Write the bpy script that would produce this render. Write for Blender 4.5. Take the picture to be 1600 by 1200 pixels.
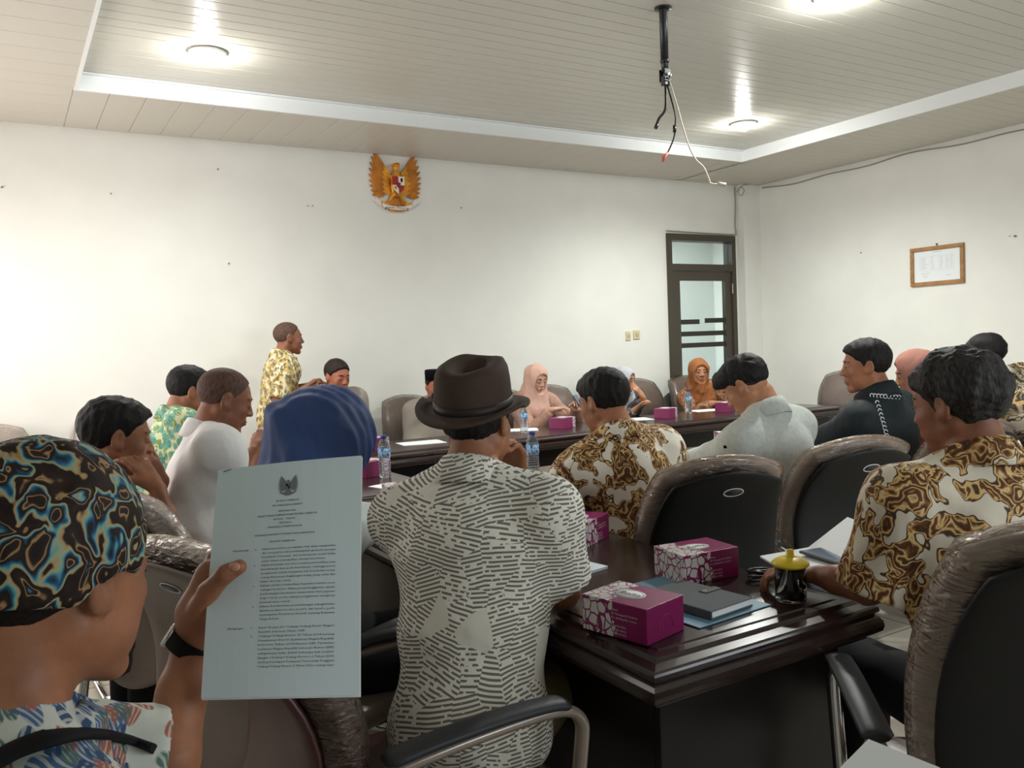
import bpy, bmesh, math, random
import numpy as np
from mathutils import Vector, Matrix
random.seed(7); rng = np.random.default_rng(7)
S = bpy.context.scene
for o in list(bpy.data.objects): bpy.data.objects.remove(o)
COL = S.collection
R = math.radians
# ------------------------------------------------------------------ camera
cd = bpy.data.cameras.new('camera'); cam = bpy.data.objects.new('camera', cd); COL.objects.link(cam)
cR = Vector((0.8554, -0.5165, -0.0393)); cU = Vector((0.0580, 0.0201, 0.9981)); cF = Vector((0.5149, 0.8561, -0.0469))
cam.matrix_world = Matrix(((cR.x, cU.x, -cF.x, 0), (cR.y, cU.y, -cF.y, 0), (cR.z, cU.z, -cF.z, 1.40), (0, 0, 0, 1)))
cd.sensor_width = 36; cd.lens = 1318.08/1600*36; cd.clip_start = 0.02
S.camera = cam
# ------------------------------------------------------------------ light, world, exposure
S.view_settings.view_transform = 'Standard'; S.view_settings.look = 'None'
S.view_settings.gamma = 1; S.view_settings.use_curve_mapping = False
S.view_settings.exposure = 0.0
W = bpy.data.worlds.new('world'); S.world = W; W.use_nodes = True
W.node_tree.nodes['Background'].inputs[0].default_value = (0.75, 0.85, 1, 1)
W.node_tree.nodes['Background'].inputs[1].default_value = 1.0
def area(name, loc, rot, sx, sy, power, col):
    l = bpy.data.lights.new(name, 'AREA'); l.shape = 'RECTANGLE'; l.size = sx; l.size_y = sy; l.energy = power; l.color = col
    o = bpy.data.objects.new(name, l); o.location = loc; o.rotation_euler = rot; COL.objects.link(o); return o
area('window_daylight', (-0.78, 5.75, 1.7), (0, R(-90), 0), 1.5, 0.9, 27, (1, 0.86, 0.77))
area('window_daylight', (-0.78, 4.20, 1.7), (0, R(-90), 0), 1.5, 1.9, 34, (1, 0.90, 0.82))
area('rear_fill', (3.2, -1.55, 1.75), (R(90), 0, 0), 3.0, 1.3, 74, (0.88, 0.96, 1))  # cool fill added behind the camera, set in an unseen rear window
area('corridor_light', (6.4, 8.1, 2.7), (0, 0, 0), 1.4, 0.8, 72, (0.9, 0.97, 1))
LAMPS = [(1.09, 5.0), (5.25, 4.93), (3.75, 2.88), (1.09, 0.9), (5.25, 0.9)]
for (x, y) in LAMPS[:3]:
    l = bpy.data.lights.new('downlight_glow', 'SPOT'); l.energy = 105 if x < 2 else 185; l.color = (0.97, 1, 0.95); l.spot_size = R(165); l.spot_blend = 0.8; l.shadow_soft_size = 0.05
    o = bpy.data.objects.new('downlight_glow', l); o.location = (x, y, 3.00); COL.objects.link(o)
    l = bpy.data.lights.new('downlight_bulb_glow', 'POINT'); l.energy = 11; l.color = (1, 1, 0.97); l.shadow_soft_size = 0.03
    o = bpy.data.objects.new('downlight_bulb_glow', l); o.location = (x, y, 3.03); COL.objects.link(o)
# ------------------------------------------------------------------ helpers
def lin(c):
    return tuple(((v/255)/12.92 if v/255 <= 0.04045 else ((v/255+0.055)/1.055)**2.4) for v in c[:3]) + (1,)
def tag(o, label=None, cat=None, group=None, kind=None):
    if label: o['label'] = label
    if cat: o['category'] = cat
    if group: o['group'] = group
    if kind: o['kind'] = kind
    return o
def empty(name, loc=(0, 0, 0), rz=0, label=None, cat=None, group=None):
    o = bpy.data.objects.new(name, None); COL.objects.link(o); o.location = loc; o.rotation_euler = (0, 0, rz)
    o.empty_display_size = 0.1
    return tag(o, label, cat, group)
def link(name, me, m=None, parent=None, smooth=True):
    o = bpy.data.objects.new(name, me); COL.objects.link(o)
    if m is not None:
        for k in (m if isinstance(m, (list, tuple)) else [m]): me.materials.append(k)
    if parent: o.parent = parent
    return o
def mesh_np(v, q, smooth=True):
    """v (n,3), q list/array of quads (m,4) or tris"""
    me = bpy.data.meshes.new('mesh'); v = np.asarray(v, np.float32); q = np.asarray(q, np.int32)
    k = q.shape[1]
    me.vertices.add(len(v)); me.vertices.foreach_set('co', v.ravel())
    me.loops.add(q.size); me.loops.foreach_set('vertex_index', q.ravel())
    me.polygons.add(len(q)); me.polygons.foreach_set('loop_start', np.arange(0, q.size, k, dtype=np.int32))
    me.polygons.foreach_set('loop_total', np.full(len(q), k, np.int32))
    me.polygons.foreach_set('use_smooth', np.full(len(q), smooth))
    me.update(calc_edges=True); me.validate(); return me
class MB:
    """collects simple shapes into one mesh"""
    def __init__(s): s.v = []; s.f = []; s.sm = []; s.mi = []
    def add(s, vs, fs, smooth=False, mi=0):
        b = len(s.v); s.v += [tuple(p) for p in vs]; s.f += [tuple(i+b for i in f) for f in fs]; s.sm += [smooth]*len(fs); s.mi += [mi]*len(fs); return s
    def box(s, x0, x1, y0, y1, z0, z1, bev=0, M=None, mi=0):
        if bev:
            bm = bmesh.new(); bmesh.ops.create_cube(bm, size=1)
            for v in bm.verts: v.co = Vector(((x0+x1)/2+v.co.x*(x1-x0), (y0+y1)/2+v.co.y*(y1-y0), (z0+z1)/2+v.co.z*(z1-z0)))
            bmesh.ops.bevel(bm, geom=bm.edges[:], offset=bev, segments=2, profile=0.5, affect='EDGES')
            bm.verts.index_update()
            vs = [v.co.copy() for v in bm.verts]; fs = [[v.index for v in f.verts] for f in bm.faces]; bm.free()
        else:
            vs = [Vector(p) for p in ((x0,y0,z0),(x1,y0,z0),(x1,y1,z0),(x0,y1,z0),(x0,y0,z1),(x1,y0,z1),(x1,y1,z1),(x0,y1,z1))]
            fs = [(0,3,2,1),(4,5,6,7),(0,1,5,4),(1,2,6,5),(2,3,7,6),(3,0,4,7)]
        if M is not None: vs = [M @ v for v in vs]
        return s.add(vs, fs, False, mi)
    def tube(s, pts, rad, n=8, cap=True, mi=0, flat=1.0, closed=False):
        pts = [Vector(p) for p in pts]; m = len(pts)
        if not isinstance(rad, (list, tuple)): rad = [rad]*m
        up = None; vs = []
        for i in range(m):
            a = pts[i-1] if (i > 0 or closed) else pts[i]; b = pts[(i+1) % m] if (i < m-1 or closed) else pts[i]
            t = (b-a).normalized()
            if up is None:
                up = Vector((0, 0, 1)) if abs(t.z) < 0.9 else Vector((1, 0, 0))
            u = t.cross(up).normalized(); w = u.cross(t).normalized(); up = w
            for k in range(n):
                a_ = 2*math.pi*k/n; vs.append(pts[i]+u*math.cos(a_)*rad[i]+w*math.sin(a_)*rad[i]*flat)
        fs = []
        for i in range(m if closed else m-1):
            for k in range(n):
                j = (i+1) % m
                fs.append((i*n+k, i*n+(k+1) % n, j*n+(k+1) % n, j*n+k))
        s.add(vs, fs, True, mi)
        if cap and not closed:
            b = len(s.v)-len(vs); s.f.append(tuple(b+k for k in range(n-1, -1, -1))); s.f.append(tuple(b+(m-1)*n+k for k in range(n))); s.sm += [False]*2; s.mi += [mi]*2
        return s
    def lathe(s, prof, n=24, c=(0, 0, 0), M=None, sx=1, sy=1, mi=0, smooth=True):
        vs = []; c = Vector(c)
        for (r, z) in prof:
            for k in range(n):
                a = 2*math.pi*k/n; p = Vector((r*sx*math.cos(a), r*sy*math.sin(a), z))+c
                vs.append(M @ p if M is not None else p)
        fs = [(i*n+k, i*n+(k+1) % n, (i+1)*n+(k+1) % n, (i+1)*n+k) for i in range(len(prof)-1) for k in range(n)]
        s.add(vs, fs, smooth, mi)
        return s
    def prism(s, poly, z0, z1, M=None, mi=0):
        n = len(poly); vs = [Vector((p[0], p[1], z0)) for p in poly]+[Vector((p[0], p[1], z1)) for p in poly]
        if M is not None: vs = [M @ v for v in vs]
        fs = [tuple(range(n-1, -1, -1)), tuple(range(n, 2*n))]+[(i, (i+1) % n, n+(i+1) % n, n+i) for i in range(n)]
        return s.add(vs, fs, False, mi)
    def build(s, name, m=None, parent=None):
        me = bpy.data.meshes.new('mesh'); me.from_pydata([tuple(v) for v in s.v], [], s.f)
        me.polygons.foreach_set('use_smooth', s.sm); me.polygons.foreach_set('material_index', s.mi); me.update()
        return link(name, me, m, parent)
def pillow(w, h, th, r=0.35, n=14, p=5, bend=0, c=(0, 0, 0), M=None, top=1.0, mb=None):
    """soft slab in the XZ plane, z 0..h, thickness th along Y, rounded corners"""
    mb = mb or MB(); vs = []; idx = {}
    g = [math.sin(math.pi/2*(-1+2*i/n)) for i in range(n+1)]
    def pt(u, v, sd):
        x = u*math.sqrt(1-r*v*v/1.0*0.5) ; z = v*math.sqrt(1-r*u*u*0.5)
        e = max(abs(u), abs(v)); t = (max(0, 1-e**p))**0.5
        zz = (z+1)/2*h; ww = w/2*(1+(top-1)*(z+1)/2)
        y = sd*th/2*t+bend*((z)**2)+0
        q = Vector((x*ww, y, zz))+Vector(c)
        return M @ q if M is not None else q
    for sd in (1, -1):
        for i, u in enumerate(g):
            for j, v in enumerate(g):
                edge = i in (0, n) or j in (0, n)
                key = (i, j, 0 if edge else sd)
                if key not in idx: idx[key] = len(vs); vs.append(pt(u, v, sd))
    fs = []
    def k(i, j, sd): return idx[(i, j, 0 if (i in (0, n) or j in (0, n)) else sd)]
    for i in range(n):
        for j in range(n):
            fs.append((k(i,j,1), k(i,j+1,1), k(i+1,j+1,1), k(i+1,j,1)))
            fs.append((k(i,j,-1), k(i+1,j,-1), k(i+1,j+1,-1), k(i,j+1,-1)))
    mb.add(vs, fs, True); return mb
def spline(P, n=8, closed=False):
    P = [Vector(p) for p in P]; out = []
    m = len(P)
    for i in range(m-1 if not closed else m):
        p0 = P[max(i-1, 0)] if not closed else P[i-1]; p1 = P[i]; p2 = P[(i+1) % m]; p3 = P[min(i+2, m-1)] if not closed else P[(i+2) % m]
        for k in range(n):
            t = k/n
            out.append(0.5*((2*p1)+(p2-p0)*t+(2*p0-5*p1+4*p2-p3)*t*t+(3*p1-p0-3*p2+p3)*t**3))
    if not closed: out.append(P[-1])
    return out
# ------------------------------------------------------------------ materials
MC = {}
class NT:
    def __init__(s, name, rough=0.6, spec=0.4):
        m = bpy.data.materials.new(name); m.use_nodes = True; s.m = m; s.t = m.node_tree; s.b = s.t.nodes['Principled BSDF']
        s.b.inputs['Roughness'].default_value = rough; s.b.inputs['Specular IOR Level'].default_value = spec
    def n(s, ty, **kw):
        x = s.t.nodes.new(ty)
        for k, v in kw.items():
            if k.startswith('_'): setattr(x, k[1:], v)
            else:
                key = int(k[1:]) if (k[0] == 'i' and k[1:].isdigit()) else k.replace('__', ' ')
                if hasattr(v, 'is_output'): s.t.links.new(v, x.inputs[key])
                else: x.inputs[key].default_value = v
        return x
    def math(s, op, a, b=0.0, c=0.0, clamp=False):
        x = s.t.nodes.new('ShaderNodeMath'); x.operation = op; x.use_clamp = clamp
        for i, v in enumerate((a, b, c)):
            if hasattr(v, 'is_output'): s.t.links.new(v, x.inputs[i])
            else: x.inputs[i].default_value = v
        return x.outputs[0]
    def mix(s, f, a, b):
        x = s.t.nodes.new('ShaderNodeMix'); x.data_type = 'RGBA'
        for i, v in ((0, f), (6, a), (7, b)):
            if hasattr(v, 'is_output'): s.t.links.new(v, x.inputs[i])
            else: x.inputs[i].default_value = v if i == 0 else lin(v)
        return x.outputs[2]
    def obj(s, scale=(1, 1, 1), rot=(0, 0, 0), loc=(0, 0, 0)):
        c = s.n('ShaderNodeTexCoord').outputs['Object']
        return s.n('ShaderNodeMapping', Vector=c, Scale=scale, Rotation=rot, Location=loc).outputs[0]
    def noise(s, v, scale, detail=2, rough=0.5, dist=0.0):
        return s.n('ShaderNodeTexNoise', Vector=v, Scale=scale, Detail=detail, Roughness=rough, Distortion=dist)
    def ramp(s, f, stops, mode='LINEAR'):
        x = s.t.nodes.new('ShaderNodeValToRGB'); x.color_ramp.interpolation = mode; s.t.links.new(f, x.inputs[0])
        e = x.color_ramp.elements
        while len(e) < len(stops): e.new(0.5)
        for i, (p, c) in enumerate(stops): e[i].position = p; e[i].color = lin(c) if not isinstance(c, (int, float)) else (c, c, c, 1)
        return x.outputs[0]
    def col(s, c):
        if hasattr(c, 'is_output'): s.t.links.new(c, s.b.inputs['Base Color'])
        else: s.b.inputs['Base Color'].default_value = lin(c)
        return s
    def bump(s, h, dist=0.002, st=0.5):
        x = s.n('ShaderNodeBump', Height=h, Distance=dist, Strength=st); s.t.links.new(x.outputs[0], s.b.inputs['Normal']); return s
    def set(s, **kw):
        for k, v in kw.items():
            key = k.replace('__', ' ')
            if hasattr(v, 'is_output'): s.t.links.new(v, s.b.inputs[key])
            else: s.b.inputs[key].default_value = v
        return s
def plain(name, c, rough=0.6, spec=0.4, metal=0, var=0.0, vs=8, bump=0, bs=60, **kw):
    t = NT(name, rough, spec); v = t.obj()
    if var:
        n = t.noise(v, vs, 3).outputs[0]; d = tuple(max(0, x*(1-var)) for x in c); l = tuple(min(255, x*(1+var)) for x in c)
        t.col(t.ramp(n, [(0.3, d), (0.7, l)]))
    else: t.col(c)
    if bump: t.bump(t.noise(v, bs, 3).outputs[0], bump)
    t.set(Metallic=metal, **kw); return t.m
def skin(name, c, rough=0.5):
    t = NT(name, rough, 0.35); v = t.obj(); n = t.noise(v, 14, 4, 0.6).outputs[0]
    t.col(t.ramp(n, [(0.3, tuple(x*0.86 for x in c)), (0.7, tuple(min(255, x*1.08) for x in c))]))
    t.bump(t.noise(v, 260, 2).outputs[0], 0.0006, 0.3)
    t.set(Subsurface__Weight=0.08, Subsurface__Radius=(0.02, 0.008, 0.004)); return t.m
def batik(name, stops, scale, dist=2.2, bands=3.0, seed=0.0, ground=None, rough=0.75, thr=0.5, second=None, zsq=0.8):
    """wax-resist cloth print: curling contour bands cut by a plain ground"""
    t = NT(name, rough, 0.25); v = t.obj(scale=(1, 1, zsq), loc=(seed, seed*0.7, seed*1.3))
    w = t.noise(v, scale*0.9, 1.5, 0.5).outputs['Color']
    wv = t.n('ShaderNodeVectorMath', _operation='MULTIPLY_ADD', i0=w, i1=(dist/scale,)*3, i2=v).outputs[0]
    vo = t.n('ShaderNodeTexVoronoi', Vector=wv, Scale=scale, _feature='SMOOTH_F1', Smoothness=0.25).outputs['Distance']
    nn = t.noise(wv, scale*1.7, 1.0, 0.5).outputs[0]
    f = t.math('FRACT', t.math('MULTIPLY', t.math('ADD', vo, t.math('MULTIPLY', nn, 0.8)), bands))
    c = t.ramp(f, stops, 'LINEAR')
    if ground is not None:
        g = t.noise(wv, scale*0.95, 1.0, 0.5).outputs[0]
        gm = t.ramp(g, [(thr, 0.0), (thr+0.012, 1.0)])
        c = t.mix(gm, c, ground[0])
        if len(ground) > 1:
            lm = t.ramp(g, [(0.0, 0.0), (thr-0.022, 0.0), (thr-0.012, 1.0), (thr+0.003, 1.0), (thr+0.012, 0.0)])
            c = t.mix(lm, c, ground[1])
            l2 = t.ramp(g, [(0.0, 0.0), (thr-0.055, 0.0), (thr-0.045, 1.0), (thr-0.028, 1.0), (thr-0.020, 0.0)]); c = t.mix(l2, c, (206, 172, 112))
    t.col(c); t.bump(t.noise(v, 420, 2).outputs[0], 0.0008, 0.4); return t.m
M = {}
M['wall'] = plain('wall_paint', (224, 224, 218), 0.7, 0.3, var=0.012, vs=3, bump=0.001, bs=30)
M['plank'] = plain('ceiling_pvc', (198, 195, 184), 0.27, 0.4)
M['plank2'] = plain('soffit_pvc', (200, 195, 184), 0.4, 0.4)
M['fascia'] = plain('fascia_white', (232, 236, 236), 0.45, 0.4)
M['joint'] = plain('joint_dark', (160, 156, 146), 0.7)
t = NT('floor_tile', 0.25, 0.5); br = t.n('ShaderNodeTexBrick', Vector=t.obj(), Color1=lin((205, 196, 180)), Color2=lin((200, 190, 175)), Mortar=lin((120, 112, 100)), Scale=1.0)
br.inputs['Brick Width'].default_value = 0.4; br.inputs['Row Height'].default_value = 0.4; br.inputs['Mortar Size'].default_value = 0.004; br.offset = 0; t.col(br.outputs[0]); M['floor'] = t.m
t = NT('table_wood', 0.2, 0.48); v = t.obj(scale=(3, 3, 12)); n = t.noise(v, 3, 5, 0.6, 1.5).outputs[0]
t.col(t.ramp(n, [(0.3, (33, 22, 20)), (0.6, (46, 31, 28)), (0.8, (38, 25, 23))])); t.bump(t.noise(t.obj(), 6, 2).outputs[0], 0.0012, 0.15); M['wood'] = t.m
M['wood_panel'] = plain('table_panel_wood', (20, 13, 12), 0.35, 0.25, var=0.12)
M['alu'] = plain('door_frame_brown', (66, 60, 50), 0.45, 0.4)
M['bar'] = plain('door_bar_dark', (42, 40, 34), 0.5)
t = NT('clear_pane', 0.05, 0.5); t.col((225, 235, 235)).set(Transmission__Weight=1.0, IOR=1.08); M['glass'] = t.m
def film(name, tr=0.8, col=(235, 225, 215)):
    m = bpy.data.materials.new(name); m.use_nodes = True; T = m.node_tree; T.nodes.remove(T.nodes['Principled BSDF']); out = T.nodes['Material Output']
    a = T.nodes.new('ShaderNodeBsdfTransparent'); b = T.nodes.new('ShaderNodeBsdfGlossy'); b.inputs['Roughness'].default_value = 0.12; b.inputs['Color'].default_value = lin(col)
    c = T.nodes.new('ShaderNodeMixShader'); f = T.nodes.new('ShaderNodeFresnel'); f.inputs[0].default_value = 1.6
    mm = T.nodes.new('ShaderNodeMath'); mm.operation = 'MULTIPLY_ADD'; mm.inputs[1].default_value = 0.9; mm.inputs[2].default_value = (1-tr)
    tc = T.nodes.new('ShaderNodeTexCoord'); mp = T.nodes.new('ShaderNodeMapping'); mp.inputs['Scale'].default_value = (5, 5, 14); mp.inputs['Rotation'].default_value = (0.2, 0.5, 0.3)
    nz = T.nodes.new('ShaderNodeTexNoise'); nz.inputs['Scale'].default_value = 3.5; nz.inputs['Detail'].default_value = 5; nz.inputs['Distortion'].default_value = 2
    bp = T.nodes.new('ShaderNodeBump'); bp.inputs['Distance'].default_value = 0.018; bp.inputs['Strength'].default_value = 0.8
    L = T.links.new; L(tc.outputs['Object'], mp.inputs[0]); L(mp.outputs[0], nz.inputs[0]); L(nz.outputs[0], bp.inputs['Height']); L(bp.outputs[0], b.inputs['Normal']); L(bp.outputs[0], f.inputs['Normal'])
    L(f.outputs[0], mm.inputs[0]); L(mm.outputs[0], c.inputs[0]); L(a.outputs[0], c.inputs[1]); L(b.outputs[0], c.inputs[2]); L(c.outputs[0], out.inputs[0]); return m
M['film'] = film('plastic_wrap', 0.93); M['film2'] = film('plastic_wrap_loose', 0.70, (245, 235, 228))
M['leather'] = plain('taupe_leather', (150, 133, 122), 0.32, 0.5, var=0.06, bump=0.0015, bs=25)
M['leather_far'] = plain('brown_leather', (112, 92, 84), 0.28, 0.5, var=0.06, bump=0.001, bs=18)
M['leather_red'] = plain('maroon_leather', (74, 44, 42), 0.35, 0.5, var=0.06, bump=0.001, bs=20)
M['shell'] = plain('black_shell', (17, 18, 20), 0.5, 0.35)
M['shell_lit_taupe'] = plain('lit_taupe_shell', (122, 108, 100), 0.4, 0.45, var=0.05)  # light reflected off the left chairs' back shells, put into the colour
M['black'] = plain('black_plastic', (16, 16, 18), 0.35, 0.5)
M['pad'] = plain('armrest_pad', (40, 42, 46), 0.5, 0.4)
M['chrome'] = plain('chrome', (205, 205, 205), 0.15, 0.5, metal=1.0)
M['wrapframe'] = plain('wrapped_frame', (150, 138, 128), 0.25, 0.5, metal=0.3)
M['nail'] = plain('nail_grey', (120, 116, 108), 0.5)
M['badge'] = plain('badge_grey', (60, 62, 60), 0.4)
M['white'] = plain('white_paint', (225, 225, 225), 0.5)
M['paper'] = plain('paper', (226, 230, 232), 0.8, 0.2)
M['paperblue'] = plain('printed_sheet', (206, 220, 224), 0.75, 0.2)
M['ink'] = plain('ink', (52, 58, 62), 0.8, 0.1)
M['inkgrey'] = plain('ink_grey', (120, 128, 130), 0.8, 0.1)
M['purple'] = plain('box_purple', (128, 22, 84), 0.35, 0.45)
M['blk'] = plain('matte_black', (12, 12, 13), 0.7, 0.2)
M['eyew'] = plain('eye_white', (186, 180, 174), 0.4)
M['iris'] = plain('eye_iris', (30, 20, 16), 0.25)
M['lips'] = plain('lips_red', (165, 80, 75), 0.45)
M['lipm'] = plain('lips_brown', (120, 72, 60), 0.5)
M['brow'] = plain('eyebrow_hair', (38, 28, 24), 0.8)
# ------------------------------------------------------------------ implicit surface modelling (for bodies and cloth)
class Field:
    def __init__(s): s.p = []
    def cone(s, a, b, ra, rb, k=0.02, op='u', fl=None, f=1.0):
        s.p.append(('c', np.array(a, float), np.array(b, float), ra, rb, k, op, None if fl is None else np.array(fl, float), f)); return s
    def ell(s, c, r, k=0.02, op='u', M=None):
        s.p.append(('e', np.array(c, float), np.array(r, float), np.eye(3) if M is None else np.array(M, float), k, op)); return s
    def cut(s, pt, nrm, k=0.0):
        s.p.append(('h', np.array(pt, float), np.array(nrm, float)/np.linalg.norm(nrm), k)); return s
    def sub(s, F2, k=0.005, op='u'): s.p.append(('F', F2, k, op)); return s
    def disp(s, fn): s.p.append(('d', fn)); return s
    def bounds(s):
        lo, hi = np.full(3, 1e9), np.full(3, -1e9)
        for q in s.p:
            if q[0] == 'c' and q[6] == 'u':
                for pt, r in ((q[1], q[3]), (q[2], q[4])): lo = np.minimum(lo, pt-r); hi = np.maximum(hi, pt+r)
            elif q[0] == 'e' and q[5] == 'u': r = np.sqrt(((q[3]*q[2][None, :])**2).sum(1)); lo = np.minimum(lo, q[1]-r); hi = np.maximum(hi, q[1]+r)
            elif q[0] == 'F' and q[3] == 'u':
                a, b = q[1].bounds(); lo = np.minimum(lo, a); hi = np.maximum(hi, b)
        return lo, hi
    def eval(s, ax):
        F = np.full([len(a) for a in ax], 1.0, np.float32)
        for q in s.p:
            if q[0] in 'ce':
                if q[0] == 'c': lo = np.minimum(q[1]-q[3], q[2]-q[4]); hi = np.maximum(q[1]+q[3], q[2]+q[4]); k, op = q[5], q[6]
                else: r = np.sqrt(((q[3]*q[2][None, :])**2).sum(1)); lo = q[1]-r; hi = q[1]+r; k, op = q[4], q[5]
                m = max(k, 0.0)+0.03
                sl = tuple(slice(max(np.searchsorted(a, lo[i]-m)-1, 0), np.searchsorted(a, hi[i]+m)+1) for i, a in enumerate(ax))
                if any(x.stop <= x.start for x in sl): continue
                X = [a[sl[i]].astype(np.float32).reshape([-1 if j == i else 1 for j in range(3)]) for i, a in enumerate(ax)]
                if q[0] == 'c':
                    a, b = q[1], q[2]; ab = b-a; L = max(ab@ab, 1e-12)
                    P = [X[i]-a[i] for i in range(3)]
                    tt = np.clip((P[0]*ab[0]+P[1]*ab[1]+P[2]*ab[2])/L, 0, 1)
                    D = [P[i]-tt*ab[i] for i in range(3)]
                    if q[7] is not None:
                        w = (D[0]*q[7][0]+D[1]*q[7][1]+D[2]*q[7][2])*(q[8]-1)
                        D = [D[i]+w*q[7][i] for i in range(3)]
                    d = np.sqrt(D[0]**2+D[1]**2+D[2]**2)-(q[3]+(q[4]-q[3])*tt)
                else:
                    P = [X[i]-q[1][i] for i in range(3)]; Mx = q[3]; rr = q[2]
                    l = [P[0]*Mx[0, i]+P[1]*Mx[1, i]+P[2]*Mx[2, i] for i in range(3)]
                    k0 = np.sqrt(sum((l[i]/rr[i])**2 for i in range(3))); k1 = np.sqrt(sum((l[i]/rr[i]**2)**2 for i in range(3)))+1e-9
                    d = k0*(k0-1)/k1
                G = F[sl]
                F[sl] = s.comb(G, d, k, op)
            elif q[0] == 'h':
                X = [a.astype(np.float32).reshape([-1 if j == i else 1 for j in range(3)]) for i, a in enumerate(ax)]
                d = (X[0]-q[1][0])*q[2][0]+(X[1]-q[1][1])*q[2][1]+(X[2]-q[1][2])*q[2][2]
                F = s.comb(F, d, q[3], 's')
            elif q[0] == 'F': F = s.comb(F, q[1].eval(ax), q[2], q[3])
            elif q[0] == 'd':
                m = np.nonzero(np.abs(F) < 0.035); P = [ax[i][m[i]] for i in range(3)]
                F[m] += q[1](*P).astype(np.float32)
        return F
    @staticmethod
    def comb(G, d, k, op):
        if op == 'u':
            if k <= 0: return np.minimum(G, d)
            h = np.clip(0.5+0.5*(d-G)/k, 0, 1); return d+(G-d)*h-k*h*(1-h)
        if k <= 0: return np.maximum(G, -d)
        h = np.clip(0.5-0.5*(-d-G)/(-k)*-1, 0, 1) if False else np.clip(0.5-0.5*(d+G)/k, 0, 1)
        return G+(-d-G)*h+k*h*(1-h)
    def mesh(s, vox=0.01, fine=None, coarse=None):
        lo, hi = s.bounds(); ax = []
        for i in range(3):
            if not fine: ax.append(np.arange(lo[i]-vox*2.5, hi[i]+vox*2.5, vox)); continue
            x = lo[i]-coarse*2; L = []
            while x < hi[i]+coarse*2:
                L.append(x); st = coarse
                for (a, b, v) in fine:
                    if a[i]-coarse <= x <= b[i]: st = min(st, v)
                x += st
            ax.append(np.array(L))
        return nets(s.eval(ax), ax)
def nets(F, ax):
    I = F < 0
    n = [len(a)-1 for a in ax]
    c = np.zeros(n, np.int8)
    offs = [(i, j, k) for i in (0, 1) for j in (0, 1) for k in (0, 1)]
    for (i, j, k) in offs: c += I[i:n[0]+i, j:n[1]+j, k:n[2]+k]
    act = (c > 0) & (c < 8); ci = np.argwhere(act); idx = np.full(n, -1, np.int64); idx[act] = np.arange(len(ci))
    V = {o: F[ci[:, 0]+o[0], ci[:, 1]+o[1], ci[:, 2]+o[2]] for o in offs}
    acc = np.zeros((len(ci), 3)); cnt = np.zeros(len(ci))
    for o in offs:
        for a in range(3):
            if o[a]: continue
            p = list(o); p[a] = 1; p = tuple(p); va, vb = V[o], V[p]; m = (va < 0) != (vb < 0)
            t = np.where(m, va/(va-vb+1e-20), 0)
            for q in range(3): acc[:, q] += np.where(m, (t if q == a else o[q]), 0)
            cnt += m
    fr = acc/np.maximum(cnt, 1)[:, None]; P = np.empty_like(fr)
    for q in range(3): A = ax[q]; P[:, q] = A[ci[:, q]]+fr[:, q]*(A[ci[:, q]+1]-A[ci[:, q]])
    Q = []
    for a in range(3):
        b, c_ = (a+1) % 3, (a+2) % 3
        s0 = [slice(None)]*3; s1 = [slice(None)]*3; s0[a] = slice(0, -1); s1[a] = slice(1, None)
        A, B = I[tuple(s0)], I[tuple(s1)]
        e = np.argwhere(A != B); e = e[(e[:, b] > 0) & (e[:, c_] > 0) & (e[:, b] < n[b]) & (e[:, c_] < n[c_])]
        if not len(e): continue
        def g(db, dc):
            x = e.copy(); x[:, b] -= db; x[:, c_] -= dc; return idx[x[:, 0], x[:, 1], x[:, 2]]
        q = np.stack([g(1, 1), g(0, 1), g(0, 0), g(1, 0)], 1)
        fl = ~A[e[:, 0], e[:, 1], e[:, 2]]; q[fl] = q[fl][:, ::-1]; Q.append(q)
    Q = np.concatenate(Q); Q = Q[(Q >= 0).all(1)]
    return P, Q
def smoothv(P, Q, it=1, f=0.5):
    for _ in range(it):
        acc = np.zeros_like(P); cnt = np.zeros(len(P))
        for a in range(4):
            for b in ((a+1) % 4, (a+3) % 4):
                np.add.at(acc, Q[:, a], P[Q[:, b]]); np.add.at(cnt, Q[:, a], 1)
        P = P*(1-f)+f*acc/np.maximum(cnt, 1)[:, None]
    return P
def build_field(name, F, m, parent, vox=0.01, fine=None, coarse=None, sm=1):
    P, Q = F.mesh(vox, fine, coarse)
    if sm: P = smoothv(P, Q, sm)
    return link(name, mesh_np(P, Q), m, parent)
def folds(amp, sc, seed):
    r = np.random.default_rng(seed); D = r.normal(size=(5, 3)); D[:, 2] *= 0.6; ph = r.uniform(0, 6, 5)
    def f(x, y, z):
        w = np.sin((x*D[0, 0]+y*D[0, 1]+z*D[0, 2])*sc*0.5+ph[0])*1.6
        a = np.sin((x*D[1, 0]+y*D[1, 1]+z*D[1, 2])*sc+w+ph[1]); b = np.sin((x*D[2, 0]+y*D[2, 1]+z*D[2, 2])*sc*1.3-w*1.3+ph[2])
        c = np.sin((x*D[3, 0]+y*D[3, 1]+z*D[3, 2])*sc*2.1+w*2+ph[3])
        return -amp*(0.5*a+0.35*b+0.2*c+0.35*np.maximum(a, b)**2)
    return f
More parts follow.
